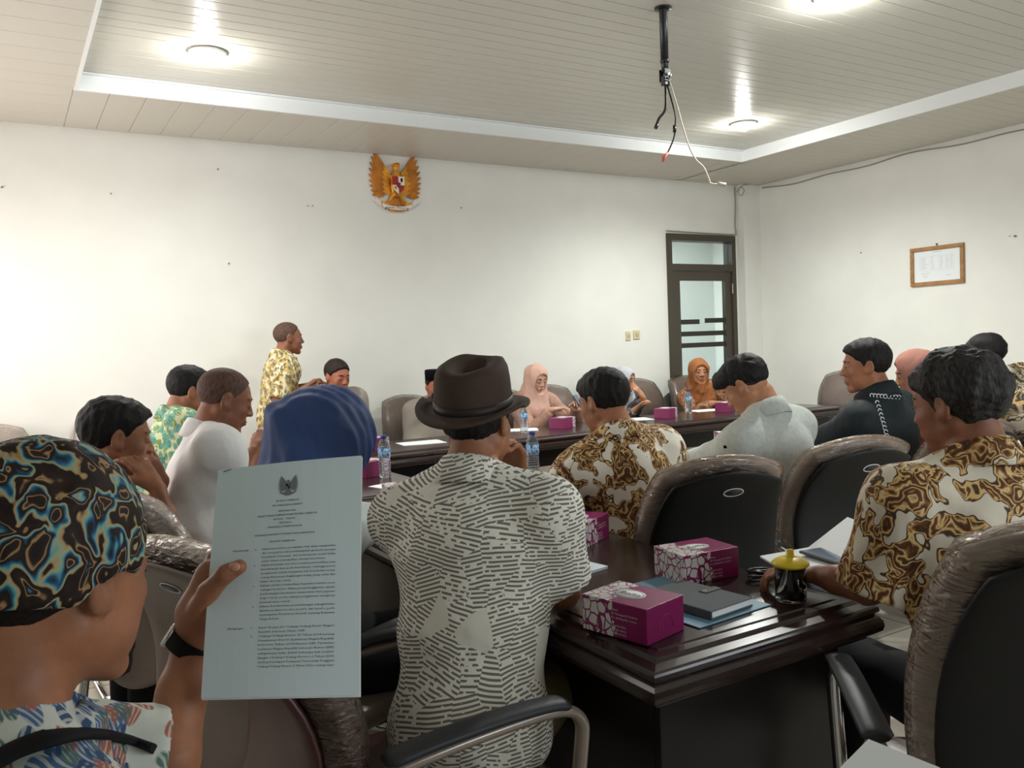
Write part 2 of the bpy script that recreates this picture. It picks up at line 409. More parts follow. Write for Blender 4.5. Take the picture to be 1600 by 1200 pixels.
# ------------------------------------------------------------------ people
nv = lambda v: v/max(np.linalg.norm(v), 1e-9)
def rotm(yaw, pitch, roll=0):
    """head frame: yaw to the right, pitch downwards, roll to the right; columns are right, forward, up"""
    a, b, c = R(-yaw), R(-pitch), R(roll)
    Z = np.array([[math.cos(a), -math.sin(a), 0], [math.sin(a), math.cos(a), 0], [0, 0, 1]])
    X = np.array([[1, 0, 0], [0, math.cos(b), -math.sin(b)], [0, math.sin(b), math.cos(b)]])
    Y = np.array([[math.cos(c), 0, math.sin(c)], [0, 1, 0], [-math.sin(c), 0, math.cos(c)]])
    return Z @ X @ Y
def ik(a, b, l1, l2, pole):
    d = b-a; L = np.linalg.norm(d); L2 = min(L, (l1+l2)*0.995); u = nv(d); b = a+u*L2
    x = (l1*l1-l2*l2+L2*L2)/(2*L2); h = math.sqrt(max(l1*l1-x*x, 1e-6)); p = nv(pole-u*(pole@u)); return a+u*x+p*h, b
def hand(F, w, d, nrm, side, curl=30, thumb=35, s=1.0, spread=3, curls=None, k=0.004):
    """palm and five jointed fingers; d finger direction, nrm palm normal (towards palm side), side +1 right hand / -1 left"""
    d = nv(np.array(d, float)); nrm = nv(np.array(nrm, float)-d*(np.array(nrm, float)@d)); x = np.cross(d, nrm)*side   # x towards thumb side
    w = np.array(w, float)
    F.cone(w-d*0.01*s, w+d*0.02*s, 0.026*s, 0.027*s, 0.012, fl=nrm, f=1.4)
    for o in (-0.026, -0.009, 0.009, 0.026): F.cone(w+d*0.02*s+x*o*0.6*s, w+d*0.085*s+x*o*s, 0.016*s, 0.0125*s, 0.010, fl=nrm, f=1.15)
    F.cone(w+d*0.015*s+x*0.016*s+nrm*0.006*s, w+d*0.05*s+x*0.03*s+nrm*0.008*s, 0.017*s, 0.014*s, 0.008)
    tips = []
    for i, (o, L) in enumerate(((0.029, 0.072), (0.010, 0.080), (-0.010, 0.074), (-0.028, 0.060))):
        p = w+d*0.088*s+x*o*s; c = curls[i] if curls else curl+i*4; a = R(c*0.5); sp = R(spread*(1.5-i))
        base = nv(d*math.cos(sp)+x*math.sin(sp)); r = 0.0092*s if i < 3 else 0.008*s
        for j, fr in enumerate((0.45, 0.30, 0.25)):
            q = p+(base*math.cos(a)+nrm*math.sin(a))*L*fr*s
            F.cone(p, q, r, r*0.9, k if j else 0.008); p = q; r *= 0.9; a += R(c*(1.0 if j == 0 else 0.7))
        tips.append(p)
    t = R(thumb); tb = w+d*0.028*s+x*0.026*s+nrm*0.004*s; dr = nv(d*math.cos(t)+x*math.sin(t)+nrm*0.25)
    q = tb+dr*0.038*s; F.cone(tb, q, 0.014*s, 0.011*s, 0.01); dr2 = nv(dr+d*0.25+nrm*0.15); q2 = q+dr2*0.032*s; F.cone(q, q2, 0.0108*s, 0.0095*s, 0.005)
    dr3 = nv(dr2+d*0.2); F.cone(q2, q2+dr3*0.016*s, 0.0095*s, 0.0078*s, 0.004)
    return tips
def head_prims(F, Hc, H, s=1.0, female=False, jaw=1.0, nose=1.0, mouth=True, closed=False):
    g = lambda x, y, z: Hc+H @ (np.array([x, y, z])*s)
    E = lambda c, r, k, op='u', M2=None: F.ell(g(*c), np.array(r)*s, k*s, op, H if M2 is None else H @ M2)
    C = lambda a, b, ra, rb, k=0.01, op='u': F.cone(g(*a), g(*b), ra*s, rb*s, k*s, op)
    E((0, -0.014, 0.032), (0.075, 0.094, 0.080), 0.02); E((0, 0.026, -0.02), (0.063, 0.064, 0.080), 0.03)
    for q in (1, -1):
        C((q*0.052, -0.012, -0.045), (q*0.02*jaw, 0.062, -0.096), 0.019*jaw, 0.017, 0.025)
        E((q*0.040, 0.056, -0.022), (0.022, 0.02, 0.018), 0.02)
        E((q*0.036, 0.045, -0.055), (0.024, 0.024, 0.028), 0.02)
    E((0, 0.07, -0.098), (0.02, 0.017, 0.015), 0.015)
    C((-0.034, 0.074, 0.026), (0.034, 0.074, 0.026), 0.011, 0.011, 0.014)
    for q in (1, -1): E((q*0.032, 0.092, 0.006), (0.017, 0.013, 0.011), 0.012, 's')
    C((0, 0.084, 0.012), (0, 0.102*nose, -0.024), 0.0075, 0.011, 0.008)
    for q in (1, -1): E((q*0.013, 0.094, -0.028), (0.0085, 0.011, 0.008), 0.005)
    E((0, 0.078, -0.060), (0.024, 0.016, 0.018), 0.012)
    for q in (1, -1):   # eyelids
        if closed: E((q*0.032, 0.0755, 0.003), (0.0165, 0.0130, 0.0125), 0.003)
        C((q*0.020, 0.083, 0.0085), (q*0.044, 0.076, 0.0085), 0.0065, 0.006, 0.003)
        C((q*0.022, 0.082, -0.0035), (q*0.043, 0.075, -0.003), 0.005, 0.005, 0.003)
    if mouth:
        C((-0.018, 0.088, -0.0555), (0.018, 0.088, -0.0555), 0.0055, 0.0055, 0.005); C((-0.015, 0.088, -0.0655), (0.015, 0.088, -0.0655), 0.0065, 0.0065, 0.005)
    for q in (1, -1):   # ears
        Me = rotm(q*-18, 0) @ rotm(0, 8)
        E((q*0.077, -0.008, 0.0), (0.010, 0.019, 0.034), 0.006, 'u', Me); E((q*0.072, 0.002, -0.022), (0.009, 0.011, 0.014), 0.006)
        E((q*0.088, -0.004, 0.003), (0.008, 0.011, 0.019), 0.004, 's', Me)
def face_bits(root, Hc, H, s, female=False, eyes='open', brows=True, lips=None, browm=None):
    Hm = Matrix([list(H[i])+[Hc[i]] for i in range(3)]+[[0, 0, 0, 1]]) @ Matrix.Scale(s, 4)
    def fit(o): o.matrix_local = Hm; return o
    for q in (1, -1):
        if eyes != 'closed':
            mb = MB(); mb.lathe([(0.0001, -0.0125)]+[(0.0125*math.cos(R(a)), 0.0125*math.sin(R(a))) for a in range(-75, 76, 15)]+[(0.0001, 0.0125)], 12, (q*0.032, 0.0735, 0.003))
            e = fit(mb.build('eye', M['eyew'], root))
            mb = MB(); mb.lathe([(0.0001, 0.0026), (0.004, 0.0022), (0.0068, 0.0004), (0.0070, -0.001)], 12, (0, 0, 0), Matrix.Translation((q*0.032, 0.0848, 0.003)) @ Matrix.Rotation(R(-90), 4, 'X'))
            mb.build('iris', M['iris'], e)
        mb = MB(); zl = 0.007 if eyes != 'closed' else -0.001
        mb.tube([(q*0.019, 0.0835, zl-0.003), (q*0.027, 0.0880, zl), (q*0.036, 0.0875, zl), (q*0.046, 0.0800, zl-0.003)], [0.0008, 0.0016, 0.0018, 0.0009], 6); fit(mb.build('eyelashes', M['brow'], root))
        if brows:
            mb = MB(); z = 0.028
            mb.tube([(q*0.015, 0.0865, z-0.002), (q*0.028, 0.0855, z+0.002), (q*0.04, 0.079, z+0.001), (q*0.049, 0.070, z-0.003)], [0.0028, 0.0034, 0.0028, 0.0012], 6, flat=1.3)
            fit(mb.build('eyebrow', browm or M['brow'], root))
    if lips:
        mb = MB()
        mb.tube([(-0.022, 0.087, -0.0595), (-0.011, 0.0925, -0.0565), (0, 0.0935, -0.0575), (0.011, 0.0925, -0.0565), (0.022, 0.087, -0.0595)], [0.0012, 0.0036, 0.0036, 0.0036, 0.0012], 8)
        mb.tube([(-0.020, 0.087, -0.0615), (-0.010, 0.092, -0.0655), (0, 0.093, -0.0665), (0.010, 0.092, -0.0655), (0.020, 0.087, -0.0615)], [0.0012, 0.004, 0.0046, 0.004, 0.0012], 8)
        fit(mb.build('lips', lips, root))
def collar(root, c, up, fwd, r0, m, h=0.038, drop=0.030, open_=0.6):
    up = nv(up); fwd = nv(fwd-up*(fwd@up)); rt = np.cross(fwd, up); vs = []; n = 40; g = 0.30*open_
    for i in range(n+1):
        a = g+(2*math.pi-2*g)*i/n; dr = fwd*math.cos(a)*1.08+rt*math.sin(a); fr = (1+math.cos(a))/2
        hz = h*(1-0.35*fr); dp = drop*(1+0.9*fr**3); rr = r0
        for (r_, z) in ((rr*1.02, -0.012), (rr, hz*0.8), (rr+0.003, hz), (rr+0.009, hz-0.001), (rr+0.018+0.012*fr, hz*0.45), (rr+0.030+0.016*fr, -dp), (rr+0.026+0.016*fr, -dp-0.002), (rr+0.012, 0.0)):
            vs.append(c+dr*r_+up*(z-0.018*fr))
    k = 8; fs = [(i*k+j, (i+1)*k+j, (i+1)*k+(j+1) % k, i*k+(j+1) % k) for i in range(n) for j in range(k)]
    mb = MB(); mb.add(vs, fs, True); mb.add([vs[j] for j in range(k)], [tuple(range(k))]); mb.add([vs[n*k+j] for j in range(k)], [tuple(range(k-1, -1, -1))])
    return mb.build('collar', m, root)
def person(label, pel, az, head, hy=0, hp=0, hr=0, hs=1.0, skinm=None, shirt=None, trous=None, Rw=None, Lw=None, Rp=(0.5, -0.6, -0.7), Lp=(-0.5, -0.6, -0.7),
           Rd=None, Ld=None, Rn=(0, 0, -1), Ln=(0, 0, -1), curl=35, Rc=None, Lc=None, sleeve=0.75, long=False, w=1.0, vh=0.006, vs=0.010, standing=False, hair=None, hijab=None,
           eyes='open', lips=None, brows=True, female=False, fold=0.004, fsc=22, coll=True, belly=1.0, seat=0.56, legs=True, legaz=0, group=None, tw=0, nocurl=None, arms=(1, 1), hood=None, hemz=None, extra=None, shR=(0, 0, 0), shL=(0, 0, 0), collopen=0.6, jaw=1.0, nose=1.0, manual=None, hz_cut=None):
    root = empty('person', (pel[0], pel[1], 0), -R(az), label, 'person', group)
    ca, sa = math.cos(R(az)), math.sin(R(az))
    def loc(p): x, y, z = p[0]-pel[0], p[1]-pel[1], p[2]; return np.array([x*ca-y*sa, x*sa+y*ca, z])
    def ldir(d): x, y, z = d; return np.array([x*ca-y*sa, x*sa+y*ca, z])
    H = rotm(hy, hp, hr); Hc = loc(head); p0 = np.array([0, 0, 0.95 if standing else seat])
    Nb = Hc+0.5*(H @ np.array([0, -0.035, -0.138])*hs)+0.5*np.array([0, -0.055, -0.138])*hs
    sp = nv(Nb-p0); T = rotm(-tw*-1, 0); X = T @ np.array([1., 0, 0]); n = nv(np.cross(sp, X)); X = nv(np.cross(n, sp)); TL = np.linalg.norm(Nb-p0); MT = np.stack([X, n, sp], 1)
    shw = (0.154 if female else 0.174)*w
    SR = Nb-sp*0.086+X*shw+n*0.014+np.array(shR); SL = Nb-sp*0.086-X*shw+n*0.014+np.array(shL)
    B = Field(); nc = Hc+H @ (np.array([0, -0.03, -0.06])*hs)
    wd = w*(0.92 if female else 1.0)
    B.ell(p0, (0.150*wd, 0.10, 0.11), 0.03, M=MT); B.ell(p0+sp*TL*0.33+n*0.008, (0.135*wd, 0.095*belly, 0.15), 0.05, M=MT); B.ell(p0+sp*TL*0.68, (0.145*wd, 0.10, 0.17), 0.05, M=MT)
    B.cone(SR, SL, 0.042, 0.042, 0.05); B.cone(Nb-sp*0.02, nc, 0.058*(0.88 if female else 1), 0.052*(0.9 if female else 1)*hs, 0.03)
    for Sx, q in ((SR, 1), (SL, -1)): B.cone(nc*0.35+Nb*0.65+X*q*0.02-n*0.01, Sx+sp*0.005, 0.035, 0.04, 0.045)
    elbows = {}; fine = []; wr = {}
    for q, Sx, tgt, pole, dd, nn, cc, on in ((1, SR, Rw, Rp, Rd, Rn, Rc, arms[0]), (-1, SL, Lw, Lp, Ld, Ln, Lc, arms[1])):
        if manual and q in manual:
            e, wv = [np.array(loc(p)) for p in manual[q][:2]]; elbows[q] = e; wr[q] = wv; B.cone(Sx, e, 0.047*w, 0.040, 0.03)
            if len(manual[q]) < 3: continue
            B.cone(e, e*0.35+wv*0.65, 0.041, 0.034, 0.012); B.cone(e*0.35+wv*0.65, wv, 0.034, 0.026, 0.012)
            tips = hand(B, wv+nv(wv-e)*0.01, ldir(dd) if dd is not None else nv(wv-e), ldir(nn), q, curl, curls=cc)
            allp = np.array(tips+[wv]); fine.append((allp.min(0)-0.04, allp.max(0)+0.04, vh)); continue
        if not on: continue
        t_ = loc(tgt) if tgt is not None else Sx+np.array([q*0.03, 0.22, -0.34])
        e, wv = ik(Sx, t_, 0.285, 0.245, nv(np.array(pole, float))); elbows[q] = e; wr[q] = wv
        B.cone(Sx, e, 0.047*w, 0.040, 0.03); B.cone(e, e*0.35+wv*0.65, 0.041, 0.034, 0.012); B.cone(e*0.35+wv*0.65, wv, 0.034, 0.026, 0.012, fl=nv(np.cross(wv-e, X)+1e-6), f=1.05)
        hd = ldir(dd) if dd is not None else nv(wv-e)
        tips = hand(B, wv+nv(wv-e)*0.01, hd, ldir(nn), q, curl, curls=cc)
        allp = np.array(tips+[wv]); fine.append((allp.min(0)-0.04, allp.max(0)+0.04, vh))
    Hpz = []
    for q in (1, -1):
        if not legs: continue
        hip = p0+np.array([q*0.09, 0, -0.02]); la = rotm(legaz, 0)
        if standing: kn = np.array([q*0.10, 0.02, 0.50]); an = np.array([q*0.11, -0.02, 0.08])
        else: kn = p0+la @ np.array([q*0.13, 0.40, -0.04]); an = np.array([kn[0], kn[1], 0.08])+la @ np.array([0, -0.03, 0])
        toe = an+la @ np.array([0, 0.16, -0.04]); Hpz.append((hip, kn, an, toe, q))
        B.cone(hip, kn, 0.075*w, 0.052, 0.03); B.cone(kn, an, 0.05, 0.034, 0.02); B.cone(an+np.array([0, 0, -0.03]), toe, 0.036, 0.028, 0.02)
    head_prims(B, Hc, H, hs, female, jaw, nose, closed=(eyes == 'closed'))
    if extra: fb = extra(B, loc, ldir); fine += [fb] if fb else []
    hb = 0.135*hs; fine.append((Hc-hb, Hc+hb, vh))
    if hijab is not None: fine[-1] = (Hc-hb, Hc+hb, vh)
    body = build_field('body', B, skinm, root, fine=fine, coarse=0.02, sm=1)
    sv = vs
    Sh = Field(); i_ = 0.017
    hz = hemz if hemz is not None else (0.78 if standing else p0[2]-0.09)
    Sh.ell(p0-sp*0.02, (0.150*wd+i_+.008, 0.105*belly+i_+.012, 0.13+i_), 0.05, M=MT); Sh.ell(p0+sp*TL*0.33+n*0.008, (0.135*wd+i_+.012, 0.097*belly+i_+.012, 0.15+i_), 0.08, M=MT)
    Sh.ell(p0+sp*TL*0.70-n*0.004, (0.156*wd+i_, 0.102+i_, 0.16+i_), 0.06, M=MT); Sh.cone(SR-X*0.01, SL+X*0.01, 0.047+i_*.6, 0.047+i_*.6, 0.06)
    for Sx, q in ((SR, 1), (SL, -1)): Sh.cone(nc*0.22+Nb*0.78+X*q*0.026-n*0.010, Sx+sp*0.006, 0.046, 0.054, 0.06)
    nk = nv(nc-Nb); Sh.cone(Nb-sp*0.05, Nb-nk*0.030, 0.085, 0.070, 0.04)
    if standing: Sh.cone(p0, p0-np.array([0, 0, 0.10]), 0.15, 0.16, 0.05, fl=np.array([0, 1., 0]), f=1.35)
    Sh.cut((0, 0, hz), (0, 0, 1), 0.0)
    for q, Sx in ((1, SR), (-1, SL)):
        if q not in elbows: continue
        e = elbows[q]; wv = wr[q]; A = Field()
        if long:
            A.cone(Sx, e, 0.066*w, 0.067, 0.03); A2 = Field(); A2.cone(e, wv, 0.067, 0.042, 0.02); A2.cut(e*0.06+wv*0.94, -(wv-e), 0.002); A.sub(A2, 0.02)
        else:
            ee = Sx+(e-Sx)*sleeve; A.cone(Sx, ee+(e-Sx)*0.25, 0.062*w, 0.074, 0.03); A.cut(ee, -(e-Sx), 0.002)
            A.cone(ee-(e-Sx)*0.10, ee+(e-Sx)*0.3, 0.052, 0.064, 0.003, 's')
        Sh.sub(A, 0.08)
    if fold: Sh.disp(folds(fold, fsc, int(abs(pel[0]*100))+3)); Sh.disp(folds(fold*0.35, fsc*2.6, 11))
    if shirt is not None:
        so = build_field('shirt', Sh, shirt, root, sv, sm=1)
        if coll: collar(so, Nb+nk*0.022-n*0.002, nv(sp*0.35+nk), n, 0.064, shirt, open_=collopen)
    if legs and trous is not None:
        Tr = Field(); Tr.ell(p0-np.array([0, 0, 0.03]), (0.148*w, 0.105, 0.11), 0.04)
        for hip, kn, an, toe, q in Hpz: Tr.cone(hip, kn, 0.080*w, 0.072, 0.03); Tr.cone(kn, an, 0.075, 0.06, 0.02)
        Tr.disp(folds(0.004, 18, 5)); build_field('trousers', Tr, trous, root, 0.018, sm=1)
        for hip, kn, an, toe, q in Hpz:
            f_ = Field(); f_.cone(an+np.array([0, 0, -0.03]), toe, 0.045, 0.037, 0.01, fl=np.array([0, 0, 1.]), f=1.1); f_.cut((0, 0, 0.004), (0, 0, 1)); build_field('shoe', f_, M['black'], root, 0.014)
    Hmx = Matrix([list(H[i])+[Hc[i]] for i in range(3)]+[[0, 0, 0, 1]])
    if hair is not None:
        kind, hm = hair[0], hair[1]; hv = hair[2] if len(hair) > 2 else vh
        def hair_layer(name, th, hl, nape, m, top, a_, vox):
            hf = Field(); hf.ell((0, -0.014*hs, 0.034*hs), (0.0755*hs+th*.8, 0.0945*hs+th*.9, 0.0805*hs+th), 0.01)
            if top == 'wavy': hf.ell((0, -0.01*hs, 0.055*hs), (0.084*hs, 0.096*hs, 0.068*hs), 0.03)
            if top == 'full': hf.ell((0, -0.002*hs, 0.064*hs), (0.077*hs, 0.094*hs, 0.055*hs), 0.02)
            if top == 'fringe': hf.ell((0, 0.012*hs, 0.068*hs), (0.072*hs, 0.092*hs, 0.052*hs), 0.03); hf.cone((0.01, .080*hs, .085*hs), (-.015, .112*hs, .040*hs), .028, .014, .03)
            ct = Field(); ct.cone((-0.2, 0.16, hl*hs-0.10), (0.2, 0.16, hl*hs-0.10), 0.13, 0.13, 0)
            if top == 'fringe': ct = Field(); ct.ell((0, 0.105*hs, -0.055*hs), (0.09*hs, 0.06*hs, 0.085*hs), 0.0)
            for q in (1, -1): ct.ell((q*0.085*hs, 0.056*hs, -0.035*hs), (0.06*hs, 0.044*hs, 0.078*hs), 0.02); ct.ell((q*0.094*hs, -0.004*hs, -0.026*hs), (0.034*hs, 0.026*hs, 0.048*hs), 0.015)
            if top != 'fringe': ct.ell((0, 0.10*hs, -0.03*hs), (0.085*hs, 0.085*hs, (0.03+hl)*hs), 0.02)
            hf.sub(ct, 0.008, 's'); hf.cut((0, -0.05*hs, nape*hs), (0, -0.45, 1), 0.022)
            if a_: hf.disp(folds(a_, 70 if kind == 'wavy' else 110, 17+int(pel[1]*50))); hf.disp(folds(a_*.5, 260, 9))
            ho = build_field(name, hf, m, root, vox, sm=1); ho.matrix_local = Hmx; return ho
        if kind == 'buzz': hair_layer('hair', .004, .088, -.07, hm, '', 0, hv)
        else:
            hair_layer('cropped_nape', .0035, .070, -.082, HR['fade'], '', 0, hv)
            th, hl, nape = {'short': (.010, .076, -.040), 'full': (.010, .066, -.050), 'wavy': (.015, .060, -.060), 'fringe': (.010, .055, -.018)}[kind]
            if len(hair) > 3: nape = hair[3]
            hair_layer('hair', th, hl, nape, hm, kind, {'short': .0018, 'full': .0025, 'wavy': .005, 'fringe': .003}[kind], hv)
    if hijab is not None:
        hm, hv, drape = hijab
        g = lambda x, y, z: Hc+H @ (np.array([x, y, z])*hs)
        hj = Field(); hj.ell(g(0, -0.012, 0.028), np.array((0.095, 0.110, 0.098))*hs, 0.02, M=H); hj.ell(g(0, -0.06, 0.0), np.array((0.07, 0.07, 0.075))*hs, 0.04, M=H)
        hj.ell(g(0, 0.02, -0.03), np.array((0.086, 0.080, 0.105))*hs, 0.03, M=H)
        hj.cone(nc+n*0.01, Nb+n*0.015, 0.085, 0.10, 0.04); hj.cone(Nb-sp*0.02, Nb-sp*0.12*drape+n*0.03, 0.105, 0.135*w, 0.05, fl=n, f=1.0)
        hj.cone(SR+sp*0.01-X*0.03, SL+sp*0.01+X*0.03, 0.062*drape, 0.062*drape, 0.06)
        if drape > 1.2: hj.cone(Hc-X*.02, SR*.8+Nb*.2, .13, .10, .06); hj.cone(Hc+X*.02, SL*.8+Nb*.2, .13, .10, .06)
        hj.ell(Nb-sp*0.16*drape+n*0.07, (0.13*w, 0.065, 0.15*drape), 0.05, M=MT); hj.ell(Nb-sp*0.13*drape-n*0.05, (0.15*w, 0.07, 0.14*drape), 0.05, M=MT)
        hj.disp(folds(0.011 if drape > 1.2 else 0.006, 26, 5+int(pel[0]*10))); hj.disp(folds(0.002, 60, 8))
        hj.ell(g(0, 0.105, -0.015), np.array((0.062, 0.080, 0.088))*hs, 0.006, 's', M=H); hj.ell(g(0, 0.07, -0.012), np.array((0.060, 0.052, 0.082))*hs, 0.006, 's', M=H)
        build_field('hijab', hj, hm, root, hv, sm=1)
    face_bits(root, Hc, H, hs, female, eyes, brows, lips)
    return dict(root=root, H=H, Hc=Hc, Hm=Hmx, loc=loc, Nb=Nb, sp=sp, n=n, X=X, wr=wr, el=elbows, SR=SR, SL=SL)
# ------------------------------------------------------------------ placing: a sight line and a depth or height give a place in the room
def ray(x, y): return cF*1318.08+cR*(x-800)+cU*(600-y)
def at(x, y, d): return Vector((0, 0, 1.4))+ray(x, y)*(d/1318.08)
def atz(x, y, z): r = ray(x, y); return Vector((0, 0, 1.4))+r*((z-1.4)/r.z)
def atY(x, y, Y): r = ray(x, y); return Vector((0, 0, 1.4))+r*(Y/r.y)
# ------------------------------------------------------------------ room shell
XL, XR, YB, YF, ZC, ZT, ZTOP = -0.70, 7.14, 6.60, -1.50, 3.015, 3.115, 3.25
def struct(o): o['kind'] = 'structure'; return o
mb = MB()   # back wall with door opening
DX0, DX1, DZ = 5.87, 6.83, 2.47
mb.box(XL-.1, DX0, YB, YB+.12, 0, ZTOP).box(DX0, DX1, YB, YB+.12, DZ, ZTOP).box(DX1, XR+.1, YB, YB+.12, 0, ZTOP)
struct(mb.build('wall_back', M['wall']))
struct(MB().box(DX1+.06, XR, YB-.10, YB, 0, ZC).build('trim_1', M['wall']))
struct(MB().box(XR, XR+.12, YF, YB, 0, ZTOP).build('wall_right', M['wall']))
mb = MB(); mb.box(XL-.12, XL, YF, 3.2, 0, ZTOP).box(XL-.12, XL, 6.3, YB, 0, ZTOP).box(XL-.12, XL, 3.2, 6.3, 0, 0.95).box(XL-.12, XL, 3.2, 6.3, 2.45, ZTOP)
struct(mb.build('wall_left', M['wall']))
mb = MB(); mb.box(XL-.1, 1.7, YF-.12, YF, 0, ZTOP).box(4.7, XR+.1, YF-.12, YF, 0, ZTOP).box(1.7, 4.7, YF-.12, YF, 0, 1.1).box(1.7, 4.7, YF-.12, YF, 2.4, ZTOP)
struct(mb.build('wall_front', M['wall']))
def win(name, a, b, z0, z1, axis, c):
    w = MB()
    def bx(p0, p1, q0, q1):
        if axis == 'x': w.box(c-.03, c+.03, p0, p1, q0, q1)
        else: w.box(p0, p1, c-.03, c+.03, q0, q1)
    bx(a, b, z0, z0+.05); bx(a, b, z1-.05, z1)
    for k in range(4): x = a+(b-a-.05)*k/3; bx(x, x+.05, z0, z1)
    return struct(w.build(name, M['alu']))
win('window_1', 3.2, 6.3, 0.95, 2.45, 'x', XL-.05); win('window_2', 1.7, 4.7, 1.1, 2.4, 'y', YF-.05)
struct(MB().box(XL-.1, XR+.1, YF-.1, 8.6, -.06, 0).build('floor', M['floor']))
# ceiling: recessed tray with long PVC planks, lower soffit of short planks, white fascia
TX0, TX1, TY0, TY1 = 0.475, 6.0, -0.35, 5.66
ceil = struct(MB().box(XL-.1, XR+.1, YF-.1, YB+.1, ZTOP, ZTOP+.1).build('ceiling', M['joint']))
def plank_mesh(L, w, th=0.012):
    g = 0.0012; mb = MB()   # profile in Y-Z, length along X; a shallow bevel at both long edges
    pr = [(g, th), (g, 0.002), (g+0.003, 0), (w-g-0.003, 0), (w-g, 0.002), (w-g, th)]
    n = len(pr); vs = [(0, y, z) for y, z in pr]+[(L, y, z) for y, z in pr]
    mb.add(vs, [(i, i+1, n+i+1, n+i) for i in range(n-1)]+[tuple(range(n-1, -1, -1)), tuple(range(n, 2*n))])
    me = bpy.data.meshes.new('plank'); me.from_pydata(mb.v, [], mb.f); me.update(); return me
def planks(L, w, p0, k, rot, z, m):
    me = plank_mesh(L, w); me.materials.append(m)
    for i in range(k):
        o = bpy.data.objects.new('plank', me); COL.objects.link(o); o.parent = ceil
        if rot: o.location = (p0[0]+(i+1)*w, p0[1], z); o.rotation_euler = (0, 0, R(90))
        else: o.location = (p0[0], p0[1]+i*w, z)
pw = (TY1-TY0)/57
planks(TX1-TX0, pw, (TX0, TY0), 57, False, ZT, M['plank'])
bw = 0.2085
planks(YB-TY1-.02, bw, (TX0-.03, TY1+.018), 27, True, ZC, M['plank2'])             # back soffit
planks(XR-TX1-.02, 0.105, (TX1+.018, YF+.02), 77, False, ZC, M['plank2'])           # right soffit
planks(TX0-XL-.02, 0.2085, (XL, YF+.05), 39, False, ZC, M['plank2'])               # left soffit
planks(TX1-TX0, 0.2085, (TX0, YF+.02), 5, False, ZC, M['plank2'])                # front soffit
for i, (x0, x1, y0, y1) in enumerate(((TX0-.02, TX1+.02, TY1, TY1+.02), (TX0-.02, TX1+.02, TY0-.1, TY0-.08), (TX1, TX1+.02, TY0-.08, TY1), (TX0-.02, TX0, TY0-.08, TY1))):
    struct(MB().box(x0, x1, y0, y1, ZC-.004, ZT+.02).build('trim_%d' % (i+2), M['fascia']))
struct(MB().box(TX0, TX1, TY1-.03, TY1, ZT-.012, ZT-.001).build('trim_6', M['fascia']))
# door with transom, corridor room behind
mb = MB(); y0, y1 = YB-.03, YB+.10
mb.box(DX0, DX0+.055, y0, y1, 0, DZ-.07).box(DX1-.055, DX1, y0, y1, 0, DZ-.07).box(DX0, DX1, y0, y1, DZ-.07, DZ).box(DX0+.055, DX1-.055, y0, y1, 2.09, 2.16)
door = struct(mb.build('door_1', M['alu']))
MB().box(DX0+.055, DX1-.055, YB+.03, YB+.036, 2.16, DZ-.07).build('transom_pane', M['glass'], door)
le = MB(); a0, a1 = DX0+.065, DX1-.065
le.box(a0, a0+.10, YB-.01, YB+.04, .02, 2.085).box(a1-.085, a1, YB-.01, YB+.04, .02, 2.085).box(a0+.10, a1-.085, YB-.01, YB+.04, 1.99, 2.085).box(a0+.10, a1-.085, YB-.01, YB+.04, .02, .25)
leaf = le.build('door_leaf', M['alu'], door)
MB().box(a0+.09, a1-.08, YB+.012, YB+.018, .25, 2.0).build('pane', M['glass'], leaf)
for (x0, x1, z) in ((a0+.09, a0+.37, 1.535), (a1-.36, a1-.08, 1.545), (a0+.09, a1-.08, 1.41), (a0+.09, a1-.08, 1.29)):
    MB().box(x0, x1, YB+.0, YB+.03, z, z+.05).build('door_bar', M['bar'], leaf)
for z in (1.85, 1.05): MB().box(DX1-.068, DX1-.056, YB-.035, YB-.02, z, z+.11, .003).build('hinge', M['chrome'], door)
t = MB().tube([(a0+.05, YB-.01, 1.0), (a0+.05, YB-.06, 1.0), (a0+.15, YB-.06, 1.0)], .009).build('door_handle', M['chrome'], leaf)
mb = MB(); mb.box(4.8, 8.4, 8.5, 8.6, 0, 2.95).box(4.7, 4.8, YB+.12, 8.6, 0, 2.95).box(8.4, 8.5, YB+.12, 8.6, 0, 2.95).box(4.7, 8.5, YB+.12, 8.6, 2.95, 3.0).box(XR+.1, 8.5, YB, YB+.12, 0, 2.95)
struct(mb.build('wall_corridor', M['wall']))
# ceiling downlights
mw = plain('lamp_ring', (235, 235, 232), 0.4)
me_ = bpy.data.materials.new('lamp_bulb'); me_.use_nodes = True; b_ = me_.node_tree.nodes['Principled BSDF']; b_.inputs['Emission Color'].default_value = (1, 0.99, 0.95, 1); b_.inputs['Emission Strength'].default_value = 90
for i, (x, y) in enumerate(LAMPS):
    lab = ['round recessed downlight at the left end of the ceiling tray', 'round recessed downlight near the right corner of the tray', 'round downlight at the top right edge of the picture', 'unlit round downlight of the near left part of the tray', 'unlit round downlight of the near right part of the tray'][i]
    r = empty('ceiling_light', (x, y, ZT), 0, lab, 'ceiling light', 'recessed ceiling downlights')
    MB().lathe([(.062, 0), (.098, -.002), (.105, -.008), (.100, -.016), (.075, -.018), (.062, -.01), (.062, 0)], 32).build('ring', mw, r)
    MB().lathe([(.0001, -.060), (.026, -.057), (.046, -.044), (.054, -.028), (.052, -.010), (.0001, -.001)], 20).build('bulb', me_ if i < 3 else mw, r)
